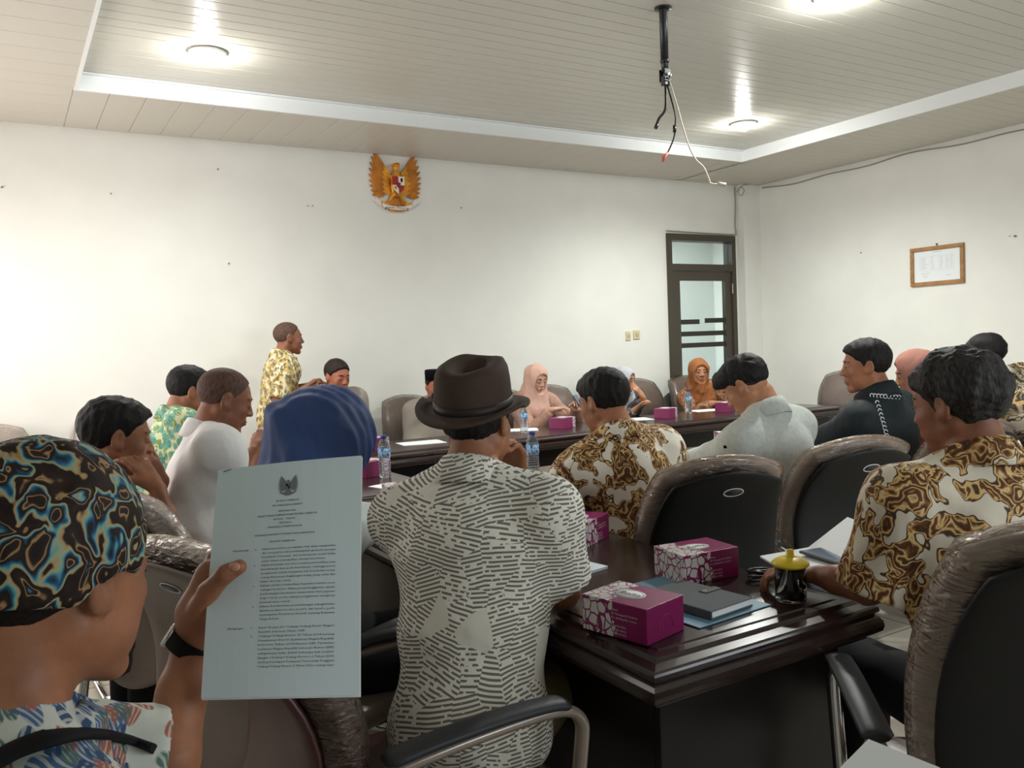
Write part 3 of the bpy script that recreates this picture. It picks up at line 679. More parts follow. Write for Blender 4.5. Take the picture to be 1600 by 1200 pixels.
# projector mount and its cables
pc = at(1036, 12, 1318.08/1318.08*0+ (Vector((atz(1036, 12, ZT)))-Vector((0, 0, 1.4))).dot(cF)); px_, py_ = pc.x, pc.y; dP = (pc-Vector((0, 0, 1.4))).dot(cF)
pm = empty('projector_mount', (px_, py_, ZT), 0, 'black pole of a ceiling projector mount without its projector', 'mount')
MB().lathe([(.0001, 0), (.045, 0), (.045, -.008), (.025, -.010)], 20).build('ceiling_plate', M['black'], pm)
mpole = plain('pole_grey', (52, 54, 58), 0.3, 0.5, metal=0.6)
MB().lathe([(.021, -.005), (.021, -.28), (.0001, -.28)], 20).lathe([(.0235, -.27), (.0235, -.275)], 20).build('pole', mpole, pm)
MB().lathe([(.018, -.27), (.018, -.33), (.0001, -.331)], 20).lathe([(.022, -.268), (.022, -.285), (.018, -.286)], 20).build('inner_pole', mpole, pm)
bk = MB(); bk.box(-.022, .022, -.022, -.017, -.38, -.315, .002).box(-.022, .022, .017, .022, -.38, -.315, .002).box(-.018, .026, -.016, .016, -.40, -.35, .004).build('bracket', M['black'], pm)
MB().tube([(-.0, -.03, -.345), (0, .03, -.345)], .009, 10).tube([(0.004, -.026, -.335), (.016, -.026, -.35), (.012, -.026, -.368), (-.008, -.026, -.366)], .004, 6).build('bolt', M['chrome'], pm)
pb = Vector((px_, py_, ZT-.36))
def P2(x, y, o=0): return at(x, y, dP+o)
o = MB().tube(spline([pb, P2(1040, 168), P2(1030, 185), P2(1025, 197)]), .007, 8).tube([P2(1027, 194), P2(1024, 201)], .010, 8).build('cable', M['black'])
tag(o, 'short black cable end hanging left under the projector pole', 'cable')
o = MB().tube(spline([pb, P2(1054, 175), P2(1055, 195), P2(1053, 215), P2(1045, 235), P2(1041, 242)]), .004, 8).tube([P2(1054, 196), P2(1054, 207)], .009, 8).build('cable', M['black']); tag(o, 'thin black cable with a red plug dangling from the pole', 'cable')
MB().tube([P2(1044, 238), P2(1037, 247), P2(1035, 253)], [.006, .010, .005], 8).build('red_plug', plain('plug_red', (200, 95, 80), 0.5), o)
o = MB().tube(spline([pb+Vector((0, 0, .06)), P2(1058, 165), P2(1066, 195), P2(1078, 232), P2(1088, 250), P2(1100, 262), P2(1108, 280), P2(1112, 287), P2(1134, 288)]), .0036, 8).tube([P2(1122, 287), P2(1134, 289)], .010, 8).build('cable', plain('cable_cream', (188, 182, 162), 0.5)); tag(o, 'long cream cable drooping from the pole towards the corner', 'cable')
# wires clipped along the walls
grey = plain('wire_grey', (150, 140, 128), 0.6)
pts = [(XR-.012, y, 2.965+.012*math.sin(y*3)+.01*math.sin(y*7)) for y in np.linspace(6.45, 0.5, 60)]
o = MB().tube(pts, .006, 6).build('wall_wire', grey); tag(o, 'grey wire running along the top of the right wall', 'wire')
pts = [(6.86, YB-.012, 3.0), (6.865, YB-.012, 2.8), (6.85, YB-.014, 2.6), (6.86, YB-.012, 2.50), (6.80, YB-.012, 2.485), (6.2, YB-.012, 2.49), (5.87, YB-.012, 2.495)]
o = MB().tube(spline(pts), .006, 6).build('wall_wire', grey); tag(o, 'grey wire coming down beside and over the door frame', 'wire')
pts = [atY(1150, 300, 6.48), atY(1158, 293, 6.48), atY(1163, 298, 6.48), atY(1158, 306, 6.48), atY(1154, 300, 6.48), atY(1160, 290, 6.48), atY(1180, 287, 6.48)]
o = MB().tube(spline(pts), .004, 6).build('wall_wire', grey); tag(o, 'small loop of wire in the corner above the door', 'wire')
# nails and marks on the walls
for (x, y, wall, r_, lab) in ((173, 303, 'b', .007, 'small nail high on the left of the back wall'), (340, 265, 'b', .008, 'nail just below the ceiling left of the eagle'), (357, 412, 'b', .008, 'nail in the back wall above the standing man'), (480, 322, 'b', .006, 'left nail of two close together beside the eagle'), (488, 322, 'b', .006, 'right nail of two close together beside the eagle'), (720, 325, 'b', .008, 'nail in the back wall right of the eagle'), (3, 293, 'b', .009, 'nail at the left edge of the back wall'), (1346, 395, 'r', .008, 'nail in the right wall left of the framed document'), (1587, 369, 'r', .012, 'dark screw in the right wall beyond the framed document'), (1578, 369, 'r', .005, 'tiny nail beside the dark screw on the right wall')):
    mb = MB(); r_ *= .75
    if wall == 'b': p = atY(x, y, YB); mb.lathe([(.0001, .012), (r_, .012), (r_, .008), (r_*.45, .007), (r_*.45, 0)], 10, (0, 0, 0), Matrix.Translation(p) @ Matrix.Rotation(R(90), 4, 'X'))
    else: rr = ray(x, y); p = Vector((0, 0, 1.4))+rr*(XR/rr.x); mb.lathe([(.0001, .012), (r_, .012), (r_, .008), (r_*.45, .007), (r_*.45, 0)], 10, (0, 0, 0), Matrix.Translation(p) @ Matrix.Rotation(R(-90), 4, 'Y'))
    tag(mb.build('nail', M['nail']), lab, 'nail')
# light switches
for k, (x, y, lab) in enumerate(((981, 525, 'small cream light switch, the left one by the door'), (994, 523, 'cream light switch plate nearest the door'))):
    p = atY(x, y, YB); s_ = .04 if k else .03
    r = empty('light_switch', p, 0, lab, 'switch')
    MB().box(-s_, s_, -.012, 0, -.045, .045, .004).build('plate', plain('switch_cream', (205, 195, 160), 0.5), r)
    MB().box(-s_*.45, s_*.45, -.018, -.010, -.02, .02, .003).build('rocker', plain('switch_rocker', (185, 172, 135), 0.5), r)
# ------------------------------------------------------------------ lettering
def text_geo(s, size, shear=0.0, align='CENTER', res=2, w=None):
    """returns vertices and faces of flat lettering in its own XY plane; w squeezes to a width"""
    c = bpy.data.curves.new('t', 'FONT'); c.body = s; c.size = size; c.shear = shear; c.align_x = align; c.resolution_u = res
    o = bpy.data.objects.new('t', c); COL.objects.link(o); dg = bpy.context.evaluated_depsgraph_get(); me = bpy.data.meshes.new_from_object(o.evaluated_get(dg))
    v = [x.co.copy() for x in me.vertices]; f = [tuple(p.vertices) for p in me.polygons]; bpy.data.objects.remove(o); bpy.data.curves.remove(c); bpy.data.meshes.remove(me)
    if w and v:
        x0 = min(p.x for p in v); x1 = max(p.x for p in v); k = w/(x1-x0); v = [Vector(((p.x-x0)*k+(0 if align == 'LEFT' else -w/2), p.y, 0)) for p in v]
    return v, f
# ------------------------------------------------------------------ eagle emblem (carved and gilded, and again in print)
def leaf_poly(p, d, L, w, n=7):
    d = Vector((d[0], d[1])).normalized(); t = Vector((-d.y, d.x)); a = []
    for i in range(n+1): u = i/n; a.append(Vector(p)+d*L*u+t*w*math.sin(math.pi*min(1, u*0.85+0.12))**.8*(1-u*.25))
    b = [Vector(p)+d*L*(i/n)-t*w*math.sin(math.pi*min(1, (i/n)*0.85+0.12))**.8*(1-(i/n)*.25) for i in range(n, -1, -1)]
    return a+b
def eagle_shapes():
    """list of (part, polygon, z0, z1, tone) in a unit box, x -1..1, y -0.85..0.85"""
    out = []
    for s in (-1, 1):
        for i in range(9):      # primaries
            u = i/8; root = (s*(0.30+.10*u), 0.32-.62*u); ang = R(60-50*u) ; L = 0.84-.44*u
            d = (s*math.cos(ang)*1.0, math.sin(ang)-.25*u)
            out.append(('wing_feather', leaf_poly(root, d, L, .105), .02, .05-.002*i, 0))
        for i in range(6):
            u = i/5; root = (s*.20, 0.24-.48*u); ang = R(62-45*u); out.append(('wing_feather', leaf_poly(root, (s*math.cos(ang), math.sin(ang)-.2*u), (.42-.16*u), .09), .05, .075-.002*i, 1))
        out.append(('leg', [(s*.10, -.35), (s*.26, -.42), (s*.34, -.58), (s*.30, -.64), (s*.14, -.56)], .03, .09, 0))
        out.append(('claw', [(s*.28, -.56), (s*.50, -.52), (s*.52, -.62), (s*.30, -.68)], .04, .10, 1))
        out.append(('ribbon_end', [(s*.42, -.66), (s*.60, -.66), (s*.84, -.44), (s*.70, -.47), (s*.68, -.38), (s*.52, -.56)], .03, .05, 2))
    for i in range(7):
        a = (i-3)*.17; out.append(('tail_feather', leaf_poly((a*.35, -.38), (a*1.1, -1), .46, .055), .02, .05, 0))
    out.append(('tail_base', [(-.30, -.74), (-.22, -.68), (.22, -.68), (.30, -.74), (.20, -.84), (-.20, -.84)], .03, .06, 1))
    out.append(('ribbon', [(-.50, -.60), (-.25, -.66), (0, -.68), (.25, -.66), (.50, -.60), (.50, -.70), (.25, -.77), (0, -.79), (-.25, -.77), (-.50, -.70)], .10, .115, 2))
    return out
def build_eagle(loc, s):
    r = empty('eagle_emblem', loc, 0, 'golden eagle emblem with a shield on its breast and white ribbon, on the back wall', 'emblem')
    gold = plain('gilding', (206, 140, 42), 0.35, 0.5, metal=0.45, var=0.15, vs=12); gold2 = plain('gilding_deep', (176, 108, 30), 0.4, 0.5, metal=0.4, var=0.15, vs=12); rib = plain('ribbon_white', (225, 222, 212), 0.5)
    Mx = Matrix.Rotation(R(90), 4, 'X') @ Matrix.Scale(s, 4)
    for nm, poly, z0, z1, tn in eagle_shapes():
        mb = MB(); mb.prism([(p[0], p[1]) for p in poly], z0, z1, Mx); mb.build(nm, (gold2, gold, rib)[tn], r)
    F = Field(); F.ell((0, -.10, -.05), (.20, .10, .34), .05); F.cone((0, -.10, .2), (0, -.13, .52), .14, .10, .08); F.ell((0, -.16, .60), (.12, .10, .10), .03)
    F.cone((-.06, -.18, .62), (-.24, -.18, .57), .06, .018, .02); F.cone((.03, -.15, .66), (.15, -.13, .70), .05, .01, .02)
    for s_ in (-1, 1): F.cone((s_*.10, -.1, .22), (s_*.34, -.07, .34), .09, .04, .05); F.cone((s_*.12, -.08, -.3), (s_*.28, -.09, -.52), .09, .05, .05)
    P, Q = F.mesh(.028); P = smoothv(P, Q, 1)*s; link('bird_body', mesh_np(P, Q), gold, r)
    red = plain('shield_red', (150, 32, 26), 0.4); wh = plain('shield_white', (226, 220, 210), 0.5); bl = M['blk']
    sh = empty_part = None
    w, h = .21, .27; c = (0, -.03)
    def sp(poly, z0, z1, m, nm, par):
        mb = MB(); mb.prism([(c[0]+a*w, c[1]+b*h) for a, b in poly], z0, z1, Mx); return mb.build(nm, m, par)
    sh = sp([(-1.08, 1.06), (1.08, 1.06), (1.08, .1), (.8, -.55), (0, -1.12), (-.8, -.55), (-1.08, .1)], .235, .26, gold, 'shield', r)
    sp([(-1, 1), (0, 1), (0, 0), (-1, 0)], .26, .275, red, 'shield_quarter', sh); sp([(0, 1), (1, 1), (1, 0), (0, 0)], .26, .275, wh, 'shield_quarter', sh)
    sp([(-1, 0), (0, 0), (0, -1.03), (-.74, -.5)], .26, .275, wh, 'shield_quarter', sh); sp([(1, 0), (0, 0), (0, -1.03), (.74, -.5)], .26, .275, red, 'shield_quarter', sh)
    sp([(-.3, .3), (.3, .3), (.3, -.12), (0, -.38), (-.3, -.12)], .275, .287, plain('shield_centre', (120, 22, 24), 0.4), 'shield_centre', sh)
    sp([(.35, .8), (.65, .85), (.7, .55), (.55, .3), (.35, .5)], .275, .283, bl, 'bull_head', sh); sp([(-.7, -.15), (-.35, -.15), (-.35, -.5), (-.6, -.45)], .275, .283, gold2, 'rice_ear', sh)
    v, f = text_geo('BHINNEKA TUNGGAL IKA', .075, w=.78); mb = MB(); mb.add([Mx @ Vector((p.x, p.y-.745-.0*p.x, .118)) for p in v], f); mb.build('lettering', M['blk'], r)
build_eagle((2.90, YB-.005, 2.765), .262)
# framed document on the right wall
fr = empty('framed_document', (XR, 4.477, 1.95), R(-90), 'framed white document in a light brown wooden frame on the right wall', 'picture frame')
fw, fh, fb = .502, .345, .035; wm = plain('frame_wood', (158, 116, 72), 0.45, 0.4, var=0.1, vs=20)
for (x0, x1, z0, z1) in ((-fw/2, fw/2, fh/2-fb, fh/2), (-fw/2, fw/2, -fh/2, -fh/2+fb), (-fw/2, -fw/2+fb, -fh/2+fb, fh/2-fb), (fw/2-fb, fw/2, -fh/2+fb, fh/2-fb)):
    MB().box(x0, x1, -.022, 0, z0, z1, .005).build('frame_rail', wm, fr)
MB().box(-fw/2+fb, fw/2-fb, -.008, -.002, -fh/2+fb, fh/2-fb).build('document', M['paper'], fr)
mb = MB(); lt = plain('print_faint', (176, 180, 184), 0.8)
def flat(x0, x1, z0, z1, y=-.0085): mb.add([(x0, y, z0), (x1, y, z0), (x1, y, z1), (x0, y, z1)], [(0, 1, 2, 3)])
flat(-.04, .05, .118, .122); flat(-.16, .16, .085, .0862); flat(-.16, .16, -.04, -.0388)
for x in (-.16, -.06, .02, .08, .12, .16): flat(x, x+.0012, -.04, .086)
for i in range(8):
    z = .072-i*.014
    for x in (-.15, -.05, .03, .088, .127): flat(x, x+random.uniform(.015, .03)*(2.5 if x < -.1 else 1), z, z+.003)
flat(-.15, -.06, -.065, -.062); flat(-.13, -.08, -.085, -.082); flat(.08, .13, -.095, -.092); flat(-.125, -.09, -.10, -.097)
mb.build('print', lt, fr)
MB().tube([(0, -.004, fh/2), (0, -.006, fh/2+.02)], .004, 6).tube([(-.008, -.006, fh/2+.018), (.008, -.006, fh/2+.018)], .004, 6).build('hook', M['badge'], fr)
# ------------------------------------------------------------------ tables
def table(x0, x1, y0, y1, label, sides='full'):
    r = empty('conference_table', ((x0+x1)/2, (y0+y1)/2, 0), 0, label, 'table', 'dark wooden conference tables'); hx, hy = (x1-x0)/2, (y1-y0)/2
    prof = [(-.075, .7500), (-.070, .7470), (-.045, .7470), (-.040, .7440), (-.034, .7400), (-.010, .7360), (-.004, .733), (-.002, .728), (-.002, .722), (-.008, .718), (-.010, .714), (-.002, .708), (.004, .700), (.006, .688), (.003, .676), (-.008, .668), (-.022, .664), (-.024, .655), (-.040, .650), (-.075, .645)]
    vs = []
    for o_, z in prof: vs += [(-hx-o_, -hy-o_, z), (hx+o_, -hy-o_, z), (hx+o_, hy+o_, z), (-hx-o_, hy+o_, z)]
    fs = [(i*4+k, (i+1)*4+k, (i+1)*4+(k+1) % 4, i*4+(k+1) % 4) for i in range(len(prof)-1) for k in range(4)]
    fs += [(0, 1, 2, 3), tuple((len(prof)-1)*4+k for k in (3, 2, 1, 0))]
    MB().add(vs, fs).build('table_top', M['wood'], r)
    i_ = .07
    for (a, b, c, d) in ((-hx+i_, hx-i_, -hy+i_, -hy+i_+.02), (-hx+i_, hx-i_, hy-i_-.02, hy-i_), (-hx+i_, -hx+i_+.02, -hy+i_+.02, hy-i_-.02), (hx-i_-.02, hx-i_, -hy+i_+.02, hy-i_-.02)):
        MB().box(a, b, c, d, .06, .648, .003).build('apron_panel', M['wood_panel'], r)
    MB().box(-hx+i_+.03, hx-i_-.03, -hy+i_+.03, hy-i_-.03, 0, .07).build('plinth', M['blk'], r)
    return r
table(1.065, 1.775, 1.27, 3.44, 'near dark wooden table with stepped glossy edge, corner towards the camera')
table(1.065, 1.775, 3.46, 5.66, 'dark wooden table of the left row beyond the white-shirted man')
table(1.79, 5.2, 3.03, 3.44, 'long dark table before the patterned-shirt men, holding papers and pen')
table(1.79, 5.2, 3.455, 3.78, 'narrow dark table strip holding the middle water bottle')
table(1.79, 6.3, 4.87, 5.62, 'far long dark table along the back wall in front of the women')
# ------------------------------------------------------------------ chairs
def chair(x, y, az, label, leather='leather', shell='shell', badge=True, film=True, arms=True, tilt=10, h=.55, frame='chrome', group='padded meeting chairs'):
    r = empty('meeting_chair', (x, y, 0), -R(az), label, 'chair', group)
    pillow(.50, .50, .10, n=12, M=Matrix.Translation((0, -.23, .44)) @ Matrix.Rotation(R(-90), 4, 'X')).build('seat', M[leather], r)
    Mb = Matrix.Translation((0, -.20, .43)) @ Matrix.Rotation(R(tilt), 4, 'X')
    pillow(.50, h, .10, r=.62, n=18, p=6, M=Mb, bend=-.12, top=.95).build('backrest', M[leather], r)
    sh = pillow(.455, h-.03, .035, r=.60, n=18, p=8, c=(0, -.052, .005), M=Mb, bend=-.12, top=.95).build('back_shell', M[shell], r)
    if badge:
        hh = h-.03; zb = h-.105; vb = 2*(zb-.005)/hh-1; yb = -.052-.0175*(1-vb**8)**.5-.12*vb**2; Mq = Mb @ Matrix.Translation((0.02, yb-.001, zb)) @ Matrix.Rotation(R(90)+math.atan(.48*vb/hh), 4, 'X')
        mb = MB(); mb.lathe([(.030, 0), (.030, .002), (.026, .002), (.026, 0)], 28, M=Mq, sx=1.15, sy=.66); bo = mb.build('badge', M['white'], sh)
        mb = MB(); mb.lathe([(.0001, .0012), (.026, .0012), (.026, 0)], 28, M=Mq, sx=1.15, sy=.66); mb.build('badge_plate', M['badge'], bo)
    if film: pillow(.525, h+.015, .125, r=.62, n=22, p=5, c=(0, -.0, 0), M=Mb, bend=-.12, top=.95).build('plastic_cover', M['film2' if film == 'film2' else 'film'], r)
    for q in (1, -1):
        if arms:
            pts = [(q*.235, -.27, .60), (q*.275, -.22, .635), (q*.285, -.02, .655), (q*.285, .17, .655), (q*.285, .235, .625), (q*.285, .235, .55), (q*.275, .20, .30), (q*.265, .17, .06), (q*.262, .12, .018), (q*.262, -.24, .016)]
            MB().tube(spline(pts, 6), .0165, 10, flat=.75).build('frame_tube', M[frame], r)
            pts = [(q*.285, -.20, .668), (q*.288, -.10, .678), (q*.288, .05, .682), (q*.287, .16, .676), (q*.286, .20, .665)]
            MB().tube(spline(pts, 5), [.020]+[.030]*18+[.026, .018][:2], 12, flat=.42).build('armrest', M['pad'], r)
        else:
            for yy in (-.20, .20): MB().tube([(q*.22, yy, .42), (q*.23, yy*1.1, .02)], .015).build('leg', M[frame], r)
    for p_ in ([(-.262, -.24, .016), (.262, -.24, .016)], [(-.27, .05, .40), (.27, .05, .40)], [(-.27, .18, .33), (.27, .18, .33)]): MB().tube(p_, .014, 8).build('crossbar', M[frame], r)
    for q in (1, -1): MB().tube([(q*.16, -.21, .41), (q*.16, -.26, .56)], .014, 8).build('back_bracket', M[frame], r)
    return r
C1 = dict(shell='shell', badge=True, h=.615); LF = dict(leather='leather_far', badge=False, h=.605)
chair(.66, 2.26, 64, 'taupe plastic-wrapped chair with an oval badge, under the blue-headscarfed woman', shell='shell_lit_taupe', h=.575, film='film2')
chair(.60, 2.93, 68, 'plastic-wrapped taupe chair under the man in the plain white shirt', shell='shell_lit_taupe', badge=False, h=.63, film='film2')
chair(-.10, 3.15, 80, 'taupe chair under the man resting his chin on folded hands', shell='shell_lit_taupe')
chair(.50, 4.05, 86, 'taupe chair under the man in the green and teal shirt', shell='shell_lit_taupe')
chair(.73, 1.68, 88, 'maroon chair with black armrest and wrapped chrome frame, under the man in the hat', leather='leather_red', shell='leather_red', badge=False, frame='wrapframe')
chair(2.06, 2.30, 20, 'black-shelled chair behind the man in brown batik, first of the right row', **C1)
chair(2.72, 2.32, 15, 'black-shelled chair behind the man in the grey shirt', **C1)
chair(3.40, 2.32, 8, 'black-shelled chair behind the man in the dark jacket', **C1)
chair(1.65, .90, 42, 'large black-shelled chair at the right edge of the picture', shell='shell', badge=True, h=.715)
chair(.02, 6.02, 160, 'empty beige plastic-wrapped chair by the back wall at far left', shell='shell_lit_taupe', badge=False, h=.605, film='film2')
chair(.66, 6.20, 172, 'empty wrapped chair second from the left along the back wall', shell='shell_lit_taupe', badge=False, h=.605, film='film2')
chair(2.14, 5.95, 175, 'brown chair under the seated man below the standing man', **LF)
chair(2.80, 6.02, 184, 'brown padded chair under the man in the black cap', **LF)
chair(3.69, 6.02, 182, 'brown chair under the woman in the peach headscarf', **LF)
chair(4.25, 6.10, 183, 'empty brown chair between the peach and the grey headscarves', **LF)
chair(4.80, 6.02, 181, 'brown chair under the woman in the grey headscarf', **LF)
chair(5.33, 6.12, 180, 'empty brown chair left of the woman in the orange headscarf', **LF)
chair(5.87, 6.04, 186, 'brown chair under the woman in the orange headscarf', **LF)
chair(6.72, 5.25, 250, 'brown chair with black armrest by the right wall', **LF)
chair(4.22, 2.30, 0, 'chair under the woman in the dusty pink headscarf', **C1)
chair(4.93, 2.28, 8, 'chair under the man in grey batik at the right edge', **C1)
chair(-.18, 1.02, 80, 'taupe chair under the man in the batik headcloth, lower left corner', shell='shell_lit_taupe', badge=False, film=False, arms=False)
# ------------------------------------------------------------------ cloth and skin of the people
SK = {k: skin('skin_'+k, c) for k, c in dict(brown=(156, 104, 76), dark=(134, 86, 62), tan=(172, 122, 92), fair=(206, 160, 136), red=(168, 104, 80)).items()}
def hairm(name, c, c2, rough=0.62):
    t = NT(name, rough, 0.22); v = t.obj(scale=(1, 1, 0.35)); n = t.noise(v, 160, 3, 0.6, 0.5).outputs[0]
    t.col(t.ramp(n, [(0.35, c), (0.7, c2)])); t.bump(n, 0.003, 0.6); return t.m
HR = dict(black=hairm('hair_black', (14, 12, 12), (34, 30, 30)), greying=hairm('hair_greying', (20, 18, 18), (62, 58, 56)), buzz=hairm('hair_cropped', (70, 50, 42), (104, 80, 68), 0.7), brown=hairm('hair_dark_brown', (28, 20, 17), (52, 40, 34)), fade=hairm('hair_faded_sides', (34, 26, 24), (62, 46, 40), 0.7))
BR = [(0.0, (58, 34, 22)), (0.16, (96, 62, 34)), (0.28, (150, 108, 62)), (0.36, (206, 178, 126)), (0.44, (100, 64, 36)), (0.62, (72, 44, 26)), (0.72, (168, 124, 70)), (0.80, (214, 188, 140)), (0.88, (120, 80, 44)), (1.0, (58, 34, 22))]
M['batik_a'] = batik('batik_brown_white', BR, 20, dist=1.6, bands=2.0, seed=1.3, ground=((222, 214, 200), (64, 42, 30)), thr=0.55)
M['batik_b'] = batik('batik_ochre_white', [(p, tuple(min(255, int(x*1.04)) for x in c)) for p, c in BR], 20, dist=1.6, bands=2.0, seed=4.1, ground=((208, 198, 180), (70, 52, 38)), thr=0.55)
M['batik_c'] = batik('batik_grey_dark', [(0, (50, 42, 36)), (.3, (92, 80, 64)), (.4, (198, 188, 168)), (.55, (60, 50, 42)), (.8, (176, 160, 132)), (1, (50, 42, 36))], 12, dist=1.5, bands=2.0, seed=2.7, ground=((196, 188, 172), (58, 48, 40)), thr=0.55)
M['batik_head'] = batik('batik_headcloth', [(0, (26, 18, 16)), (.22, (44, 28, 22)), (.30, (168, 134, 92)), (.36, (40, 26, 22)), (.50, (28, 24, 26)), (.60, (32, 84, 118)), (.68, (92, 150, 150)), (.76, (150, 160, 130)), (.84, (170, 134, 90)), (.90, (34, 22, 20)), (1, (26, 18, 16))], 27, dist=1.6, bands=2.0, seed=7.7, rough=0.7)
M['cap_black'] = plain('velvet_black', (14, 14, 15), 0.95, 0.1)
def leafprint(name, seed, ground, cols, sc, thr=0.42):
    t = NT(name, 0.75, 0.25); v = t.obj(loc=(seed, seed, seed)); w = t.noise(v, sc*0.6, 2).outputs['Color']
    wv = t.n('ShaderNodeVectorMath', _operation='MULTIPLY_ADD', i0=w, i1=(.9/sc,)*3, i2=v).outputs[0]
    c = ground
    for k, cc in enumerate(cols):
        mp = t.n('ShaderNodeMapping', Vector=wv, Rotation=(0.4+k, 0.9*k, 0.7+k*1.7), Scale=(1, 2.3, 1.5)).outputs[0]
        vo = t.n('ShaderNodeTexVoronoi', Vector=mp, Scale=sc*(1+.15*k), Randomness=1.0).outputs['Distance']
        st = t.n('ShaderNodeTexWave', Vector=mp, Scale=sc*2.2, Distortion=2.0).outputs['Fac']
        m_ = t.ramp(vo, [(thr-.03-.03*k, 1.0), (thr-.03*k, 0.0)]); m2 = t.math('MULTIPLY', m_, t.ramp(st, [(0.25, 0.35), (0.5, 1.0)]))
        c = t.mix(m2, c, cc)
    t.col(c); t.bump(t.noise(v, 400, 2).outputs[0], .0008, .4); return t.m
M['floral'] = leafprint('floral_shirt', .3, (206, 210, 200), [(78, 106, 146), (176, 104, 86), (92, 118, 112), (60, 84, 120)], 12, .44)
M['greenteal'] = leafprint('green_teal_print', 1.2, (196, 200, 160), [(120, 140, 60), (70, 150, 140), (60, 130, 120)], 14, .5)
M['yellowprint'] = leafprint('yellow_brown_print', 2.2, (214, 206, 176), [(176, 146, 62), (120, 98, 58), (198, 172, 96), (84, 78, 60)], 13, .5)
M['orangeprint'] = leafprint('orange_brown_print', 3.2, (128, 92, 66), [(178, 142, 108), (84, 58, 42), (152, 88, 52)], 20, .5)
M['greyflower'] = leafprint('dark_flower_print', 4.2, (58, 60, 66), [(150, 132, 116), (100, 104, 112)], 14, .4)
# dashed woodcut-like print of the hat wearer's shirt
t = NT('dashed_print', 0.8, 0.2); v = t.obj(); w = t.noise(v, 4, 2).outputs['Color']
wv = t.n('ShaderNodeVectorMath', _operation='MULTIPLY_ADD', i0=w, i1=(.035,)*3, i2=v).outputs[0]
vc = t.n('ShaderNodeTexVoronoi', Vector=t.n('ShaderNodeMapping', Vector=wv, Scale=(1, 1, .62), Rotation=(0, .5, 0)).outputs[0], Scale=17.0)
rnd = t.n('ShaderNodeSeparateColor', Color=vc.outputs['Color'])
sx = t.n('ShaderNodeSeparateXYZ', Vector=wv)
zz = t.math('ADD', sx.outputs[2], t.math('MULTIPLY', t.math('SUBTRACT', rnd.outputs[1], .5), t.math('MULTIPLY', sx.outputs[0], .7)))
fr_ = t.math('FRACT', t.math('MULTIPLY', zz, 104)); row = t.math('FLOOR', t.math('MULTIPLY', zz, 104))
cmb = t.n('ShaderNodeCombineXYZ', X=t.math('MULTIPLY', sx.outputs[0], 70), Y=t.math('MULTIPLY', sx.outputs[1], 70), Z=t.math('MULTIPLY', row, 3.7))
dn = t.n('ShaderNodeTexNoise', Vector=cmb.outputs[0], Scale=1.0, Detail=0).outputs[0]
thr_ = t.math('MULTIPLY_ADD', rnd.outputs[0], 0.22, 0.24)
dash = t.math('MULTIPLY', t.math('LESS_THAN', fr_, 0.48), t.math('GREATER_THAN', dn, thr_))
c = t.mix(dash, (228, 224, 212), (116, 113, 106)); leafm = t.math('GREATER_THAN', rnd.outputs[2], 0.95); c = t.mix(leafm, c, (220, 216, 204)); t.col(c)
t.bump(t.noise(v, 400, 2).outputs[0], .0008, .4); M['dashed'] = t.m
M['whiteshirt'] = plain('white_cotton', (228, 227, 226), 0.8, 0.2, bump=.012, bs=11); M['greyshirt'] = plain('grey_linen', (180, 184, 178), 0.85, 0.2, var=.04, vs=60, bump=.0006, bs=300)
M['uniform'] = plain('uniform_grey', (176, 184, 182), 0.8, 0.2); M['safari'] = plain('grey_taupe_cloth', (146, 138, 128), 0.85, 0.2)
M['jacket'] = plain('dark_slate_jacket', (28, 36, 40), 0.7, 0.25); M['peachcloth'] = plain('dusty_rose_blouse', (176, 140, 124), 0.8, .2, var=.08, vs=50)
M['pinkcloth'] = plain('wine_blouse', (128, 52, 58), 0.7, .2, var=.1, vs=40)
M['khaki'] = plain('khaki_trousers', (112, 96, 70), 0.85, .2); M['darktr'] = plain('dark_trousers', (34, 34, 38), 0.85, .2)
M['h_blue'] = plain('navy_blue_headscarf', (56, 76, 126), 0.65, .25); M['h_peach'] = plain('peach_headscarf', (208, 168, 152), 0.75, .2); M['h_grey'] = plain('pale_grey_headscarf', (178, 180, 188), 0.75, .2)
M['h_orange'] = plain('burnt_orange_headscarf', (152, 96, 58), 0.75, .2); M['h_pink'] = plain('dusty_pink_headscarf', (158, 110, 98), 0.75, .2)
M['felt'] = plain('brown_felt', (66, 52, 44), 0.8, .2, var=.06, vs=5, bump=.0004, bs=300); M['felt_band'] = plain('hat_ribbon', (38, 29, 26), 0.55, .3)
D2 = lambda v: tuple(v)
